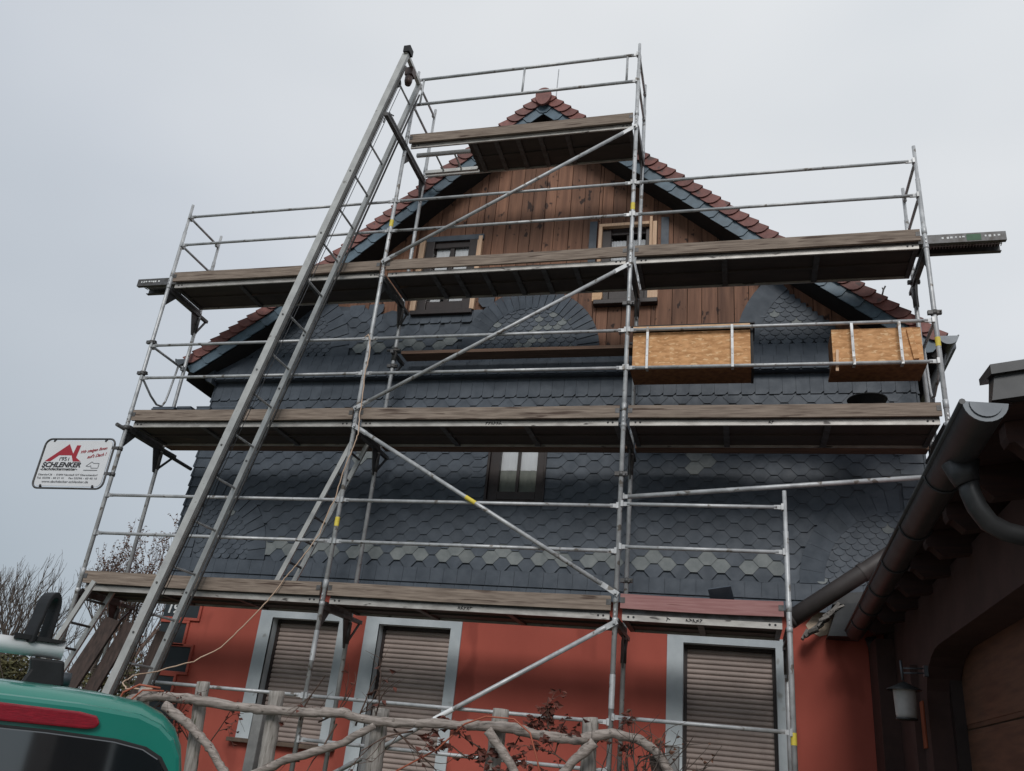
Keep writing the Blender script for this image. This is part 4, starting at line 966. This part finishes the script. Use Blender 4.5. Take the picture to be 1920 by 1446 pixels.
for sgn in (-1, 1):
    vplate('tail_lamp', [(sgn*.76,.75),(sgn*.86,.75),(sgn*.87,1.10),(sgn*.78,1.10)], -.085, .05, redl, body, .03, .01)
    for s_ in (.62, 2.95):
        q = MB(); a = Vector(V(s_, sgn*.90, .30)); c2 = Vector(V(s_, sgn*.70, .30)); q.tube([a, c2], .30, 24); w = q.build('wheel', rubber, van)
        q = MB(); q.tube([Vector(V(s_, sgn*.91, .30)), Vector(V(s_, sgn*.85, .30))], .18, 18); q.build('rim', zincl, w)
    q = MB(); q.hexa([V(.5,sgn*.885,1.05),V(2.4,sgn*.885,1.05),V(2.4,sgn*.86,1.05),V(.5,sgn*.86,1.05),V(.6,sgn*.83,1.48),V(2.2,sgn*.83,1.48),V(2.2,sgn*.78,1.48),V(.6,sgn*.78,1.48)]); q.build('side_window', glassv, body)
q = MB(); q.hexa([V(2.58,-.72,1.58),V(2.58,.72,1.58),V(2.98,.80,1.20),V(2.98,-.80,1.20),V(2.61,-.72,1.60),V(2.61,.72,1.60),V(3.01,.80,1.22),V(3.01,-.80,1.22)]); q.build('windscreen', glassv, body)
vplate('bumper', [(-.86,.32),(.86,.32),(.86,.56),(-.86,.56)], -.14, .05, blackp, body, 0, .03)
# roof bars with black feet
def roofbar(s_, ue, zb, stop):
    q = MB(); q.tube([V(s_,-.78,zb), V(s_,-.02,zb), V(s_,-.015,zb), V(s_,ue,zb)], [.046,.046,.040,.040], 16); rb = q.build('roof_bar', whitep, van)
    for sg_ in (-1, 1):
        u = sg_*(ue-.06)
        q = MB(); q.prism([(u-.075,zb-.045),(u+.075,zb-.045),(u+.10,zb-.16),(u+.06,1.69),(u-.09,1.69),(u-.06,zb-.10)], lambda a, b, d: V(d, a, b), s_-.06, s_+.10); q.build('bar_foot', blackp, rb, .012)
    if stop:
        u = ue-.13
        al = [R(a) for a in range(0, 181, 15)]
        po = [(.075,-.02),(.075,.12)]+[(.012+.063*math.cos(a), .13+.072*math.sin(a)) for a in al]+[(-.055,.10),(-.085,-.02)]
        pi_ = [(-.050,-.02),(-.030,.11)]+[(.014+.040*math.cos(a), .12+.055*math.sin(a)) for a in al[::-1]]+[(.045,-.02)]
        W1 = (Ud*.88+Hd*.47).normalized(); W2 = Vector((W1.y,-W1.x,0))
        cc = Vector(V(s_, u, zb+.04))
        q = MB(); no = len(po)
        q.prism(po+pi_, lambda a, b, d: tuple(cc+W1*a*.62+W2*d+Vector((0,0,b*1.12))), -.05, .05); q.build('load_stop', blackp, rb, .005)
        q = MB(); q.prism([(u-.10,zb+.03),(u+.10,zb+.03),(u+.13,zb+.045),(u-.10,zb+.055)], lambda a, b, d: V(d, a, b), s_-.05, s_+.05); q.build('clamp_plate', blackp, rb)
roofbar(.62, .31, 1.868, True)
q = MB(); q.tube([V(1.30,.20,1.765), V(1.30,.42,1.765)], .036, 12); rb = q.build('roof_bar', zincl, van)

# ================================================================== RUSTIC FENCE
YF = -1.6
fence = thing('rustic_fence', 'rustic fence of bleached crooked branches and round posts in front of the house', 'fence', (4.5,YF,.78))
def gnarl(m, P_, n, amp=.075):
    for i, p in enumerate(P_):
        c = Vector(p)
        for j in range(n):
            v = Vector(m.v[i*n+j]); ph = noise.noise(Vector((c.x*4, c.z*4, j*.9)))+.6*noise.noise(Vector((c.x*17+3, c.z*17, j*1.7)))
            m.v[i*n+j] = tuple(c+(v-c)*(1+amp*ph))
def bough(name, pts, r, mat, y=YF, jit=.012, n=14):
    P_ = []; r *= .68
    for a, b in zip(pts, pts[1:]):
        for k in range(6): f = k/6; P_.append((a[0]+(b[0]-a[0])*f, y+random.uniform(-jit,jit)*.5, a[1]+(b[1]-a[1])*f+random.uniform(-jit,jit)*.4))
    P_.append((pts[-1][0], y, pts[-1][1]))
    rs = [r*random.uniform(.88,1.12)*(1-.25*i/len(P_)) for i in range(len(P_))]
    m = MB(); m.tube(P_, rs, n); gnarl(m, P_, n)
    for _ in range(max(2, len(P_)//5)):               # knots and cut stubs
        i = random.randrange(1, len(P_)-1); c = Vector(P_[i]); d = Vector((random.uniform(-.4,.4), -1, random.uniform(-.2,1))).normalized()
        m.tube([c, c+d*rs[i]*1.25], [rs[i]*.45, rs[i]*.3], 7)
    return m.build(name, mat, fence)
bough('rail', [(2.28,1.70),(2.40,1.765),(2.56,1.80),(2.94,1.795),(3.33,1.775),(3.65,1.77),(4.05,1.785),(4.28,1.80),(4.51,1.765),(4.78,1.77),(5.17,1.79),(5.40,1.80)], .062, log, YF-.08)
bough('rail', [(5.30,1.795),(5.63,1.81),(5.84,1.775),(6.12,1.765),(6.39,1.83),(6.58,1.81),(6.70,1.74),(6.80,1.62),(6.84,1.4)], .058, log, YF-.07)
bough('brace_branch', [(2.74,1.73),(2.98,1.62),(3.21,1.48),(3.34,1.36),(3.48,1.24),(3.7,1.0)], .055, log, YF-.16)
bough('brace_branch', [(3.62,1.27),(3.94,1.44),(4.32,1.565),(4.60,1.73)], .050, log, YF-.17)
bough('brace_branch', [(5.49,1.77),(5.65,1.60),(5.80,1.42),(5.95,1.2)], .052, log, YF-.16)
bough('brace_branch', [(6.28,1.76),(6.13,1.62),(6.0,1.45),(5.9,1.25)], .055, log, YF-.16)
for (a, b, r) in (((2.38,1.85),(2.44,.80),.052),((2.915,1.945),(3.03,.80),.054),((3.62,1.925),(3.66,.80),.060),((4.55,1.86),(4.57,.80),.066),((5.525,1.935),(5.45,.80),.062),((6.21,1.93),(6.21,.80),.058)):
    m = MB(); z0_, z1_ = b[1], a[1]; P_ = []
    for k in range(25): f = k/24; P_.append((b[0]+(a[0]-b[0])*f+random.uniform(-.003,.003), YF+.04+random.uniform(-.003,.003), z0_+(z1_-z0_)*f))
    m.tube(P_, [r*random.uniform(.95,1.04) for _ in P_], 14); gnarl(m, P_, 14, .06); m.build('post', logp, fence)
# thin concrete posts of the railing behind
for x in (3.02, 4.15, 6.75):
    m = MB(); m.box(x-.05,x+.05,-.75,-.65,.8,1.82); tag(m.build('concrete_post', mk('grey_concrete_%d' % int(x), (.25,.25,.245), (.17,.17,.168), 9, rough=.9, bump=.2), None, .008), {3.02:'grey concrete post behind the fence left of the first shuttered window',4.15:'grey concrete post behind the fence between the two left shuttered windows',6.75:'grey concrete post behind the fence near the right shuttered window'}[x], 'post', 'concrete posts behind the fence')
# vine with dry leaves over the fence
def leaf(m, c, s, mi=1):
    a = random.uniform(0, 6.28); b = random.uniform(-1.2, 1.2); u = Vector((math.cos(a), math.sin(a)*.6, random.uniform(-.8,.3))).normalized(); w = u.cross(Vector((random.uniform(-1,1), random.uniform(-1,1), random.uniform(-1,1)))).normalized()
    c = Vector(c); t = random.uniform(.7,1.3)
    h_ = u.cross(w)*s*.16; tip = c+u*s-h_*1.2
    m.poly([c, c+u*s*.5+w*s*.32+h_, tip], mi, t); m.poly([c, tip, c+u*s*.5-w*s*.32+h_], mi, t*.93)
def twigs(m, p, d, L_, r, depth, spread=.7, leafp=0.0, ls=.05, gravity=0.0, nseg=4):
    pts = [Vector(p)]; d = Vector(d).normalized()
    for i in range(nseg):
        d = (d+Vector((random.uniform(-1,1), random.uniform(-1,1)*.6, random.uniform(-1,1)+gravity))*.28).normalized(); pts.append(pts[-1]+d*L_/nseg)
        if random.random() < leafp: leaf(m, pts[-1], ls*random.uniform(.7,1.3))
    m.tube(pts, [r*(1-.55*i/nseg) for i in range(nseg+1)], 5 if r > .01 else 3, caps=False)
    if depth:
        for k in range(random.randint(2,3)):
            q = pts[random.randint(1, nseg)]; dd = (d+Vector((random.uniform(-1,1), random.uniform(-1,1)*.6, random.uniform(-1,1)))*spread).normalized()
            twigs(m, q, dd, L_*random.uniform(.5,.8), r*.55, depth-1, spread, leafp, ls, gravity, nseg)
def vine(label, starts, leafp, grp, depth=3, ls=.06, L_=.5, r=.010):
    m = MB()
    for p, d in starts: twigs(m, p, d, L_, r, depth, .9, leafp, ls, -.15)
    return tag(m.build('climbing_vine', [twigr, leafr]), label, 'vine', grp)
random.seed(11)
vine('leafy dry red vine hanging over the fence below the middle red wall', [((5.2+.11*i, -1.62+random.uniform(-.1,.1), 1.50+random.uniform(-.1,.2)), (random.uniform(-.8,.8), -.1, random.uniform(-.2,.8))) for i in range(12)]+[((5.85,-1.5,1.72),(.3,0,1)),((5.95,-1.5,1.74),(-.2,0,.8))], .8, 'vines on the fence', 2, .055, .26, .007)
vine('bare twiggy vine hanging under the fence rail before the left shutters', [((3.9+.16*i, -1.62, 1.72), (random.uniform(-.6,.6), -.1, random.uniform(-1,.4))) for i in range(7)], .10, 'vines on the fence', 2, .055, .42, .009)
vine('reddish bare vine at the left end of the fence beside the van', [((2.45+.13*i, -1.55, 1.15+.07*i), (random.uniform(-.6,.6), -.1, random.uniform(.2,1))) for i in range(6)], .35, 'vines on the fence', 2, .04, .36, .007)
m = MB()
for k in range(16): twigs(m, (6.72+random.uniform(-.22,.25), -1.55+random.uniform(-.15,.1), 1.20), (random.uniform(-.5,.5), random.uniform(-.3,.1), 1), random.uniform(.35,.55), .011, 2, .9, .12, .04)
m.tube([(6.72,-1.55,.8),(6.74,-1.55,1.1),(6.78,-1.55,1.5),(6.70,-1.56,1.72)], [.10,.11,.09,.06], 9)
tag(m.build('dry_shrub', [twig, leafb]), 'gnarled bare shrub at the right end of the rustic fence', 'shrub')
pts = [(4.70,1.30),(4.83,1.44),(5.12,1.61),(5.22,1.71),(5.31,1.80),(5.47,1.865),(5.68,1.865),(5.81,1.78),(5.88,1.60),(5.95,1.35)]
m = MB(); m.tube([(a, YF-.17, b) for a, b in pts], .0065, 7); m.tube([(2.62,YF-.1,1.86),(2.45,YF-.15,1.87),(2.33,YF-.17,1.80),(2.28,YF-.17,1.66),(2.26,YF-.17,1.4)], .009, 7); m.tube([(2.66,YF-.1,1.84),(2.5,YF-.16,1.83),(2.4,YF-.18,1.72),(2.36,YF-.17,1.4)], .008, 7); m.tube([(2.26,YF-.17,1.4),(2.6,YF-.1,1.0),(3.4,YF-.1,.9),(4.3,YF-.12,1.0),(4.70,YF-.17,1.30)], .009, 7)
tag(m.build('extension_cable', orcab), 'orange extension cable looped over the rustic fence', 'cable')

# ================================================================== HOUSE ACROSS THE YARD (mirrored in the van's rear window)
nb = thing('neighbour_house', 'dark gabled house across the yard, mirrored in the rear window of the teal van', 'house', tuple(VC-Hd*15+Ud*5.6))
def Nn(a, d, z): q = VC-Hd*(14+d)+Ud*a; return (q.x, q.y, z)
m = MB(); m.hexa([Nn(1.3,0,0),Nn(10,0,0),Nn(10,9,0),Nn(1.3,9,0),Nn(1.3,0,4.6),Nn(10,0,4.6),Nn(10,9,4.6),Nn(1.3,9,4.6)]); nw = m.build('wall', wallb, nb)
m = MB(); m.prism([(.9,4.45),(10.4,4.45),(10.4,4.6),(5.65,8.6),(.9,4.6)], lambda a, b, d: Nn(a, d, b), -.4, 9.4); m.build('roof', tile, nb)
for a in (2.2, 4.6, 7.0):
    m = MB(); m.prism([(a,1.2),(a+1.1,1.2),(a+1.1,2.6),(a,2.6)], lambda p, b, d: Nn(p, d, b), -.04, .02); w = m.build('window', whitep, nb)
    m = MB(); m.prism([(a+.08,1.28),(a+1.02,1.28),(a+1.02,2.52),(a+.08,2.52)], lambda p, b, d: Nn(p, d, b), -.05, -.04); m.build('pane', glassd, w)

# ================================================================== TREES AND HEDGE
def branch(m, p, d, L_, r, depth, mi=0, upb=.18):
    pts = [Vector(p)]; d = Vector(d).normalized(); n = 4
    for i in range(n):
        d = (d+Vector((random.uniform(-1,1), random.uniform(-1,1), random.uniform(-.7,1)))*.20+Vector((0,0,upb*.4))).normalized(); pts.append(pts[-1]+d*L_/n)
    m.tube(pts, [max(.005, r*(1-.5*i/n)) for i in range(n+1)], 6 if r > .03 else 3, caps=False)
    return pts, d
def bare_tree(label, x, y, h, sp=.7, leafm=None, depth=5, lean=0.0, mat=twig):
    t = thing('bare_tree', label, 'tree', (x,y,.8), 'bare trees behind the house')
    tr_ = MB(); cr = MB()
    pts, d = branch(tr_, (x,y,.6), (lean,0,1), h*.38, h*.020, 0); tr_.build('trunk', mat, t)
    def rec(p, d, L_, r, k):
        pts, dd = branch(cr, p, d, L_, r, k)
        if leafm and k <= 2:
            for q in pts[1:]:
                if random.random() < .55: leaf(cr, q, random.uniform(.06,.12))
        if k == 0: return
        for _ in range(3 if k > 1 else 2):
            q = pts[random.randint(2,4)]; nd = (dd+Vector((random.uniform(-1,1), random.uniform(-1,1), random.uniform(-.3,.8)))*sp).normalized(); rec(q, nd, L_*random.uniform(.58,.82), r*.58, k-1)
    for _ in range(5):
        q = pts[random.randint(2,4)]; nd = (Vector((random.uniform(-1,1), random.uniform(-1,1), random.uniform(.5,1.3)))).normalized(); rec(q, nd, h*.26, h*.010, depth-1)
    cr.build('crown', [mat, leafm or leafb], t)
    return t
random.seed(23)
bare_tree('tall bare tree with some dry leaves just behind the left house corner', -13.6, 18.6, 8.0, .8, leafb, 6, 0, twigr)
bare_tree('bare tree half hidden by the left house corner', -11.2, 18.0, 7.0, .8, leafb, 5, 0, twigr)
for k, (x, y, h) in enumerate(((-17.0,17.6,6.4),(-18.6,18.8,6.6),(-20.2,18.0,6.2),(-22.0,19.5,6.6),(-15.4,19.6,6.2),(-24.5,20.5,7.0))):
    bare_tree(('slender bare tree behind the van roof bar','bare tree with pale sky behind, left of the ladder','spindly bare tree at the left picture edge','bare tree at the far left, partly out of view','bare tree seen between the left ladder rails','bare tree outside the hedge at far left')[k], x, y, h, .55, None, 5, random.uniform(-.1,.1))
def shrubmass(name, label, x0, x1, y0, y1, z0, z1, n, mat, ls, cat):
    m = MB()
    blobs = [(random.uniform(x0,x1), random.uniform(y0,y1), random.uniform(z0+.3*(z1-z0), z1-.35), random.uniform(.35,.75)) for _ in range(26)]
    for _ in range(n):
        b = random.choice(blobs); v = Vector((random.gauss(0,1), random.gauss(0,1), random.gauss(0,.8))); v = v.normalized()*b[3]*random.uniform(.5,1.05)
        c = Vector(b[:3])+v; c.z = max(z0, c.z); leaf(m, c, ls*random.uniform(.6,1.4), 1)
    for _ in range(40):
        x, y = random.uniform(x0,x1), random.uniform(y0,y1); twigs(m, (x,y,z0), (random.uniform(-.4,.4),random.uniform(-.4,.4),1), (z1-z0)*.7, .02, 2, .6)
    return tag(m.build(name, [twig, mat]), label, cat)
shrubmass('hedge', 'yellow green hedge behind the teal van', -9.5, -3.6, 5.2, 6.8, .8, 2.75, 9000, leafg, .10, 'hedge')
shrubmass('beech_bush', 'rust brown leafless bush between the left ladder and the hoist', -5.6, -2.6, 8.0, 10.5, .8, 3.9, 5200, leafb, .075, 'bush')
shrubmass('beech_bush', 'low rust brown bush behind the leaning old boards', -2.6, -1.0, 6.0, 8.0, .8, 2.9, 3000, leafb, .07, 'bush')
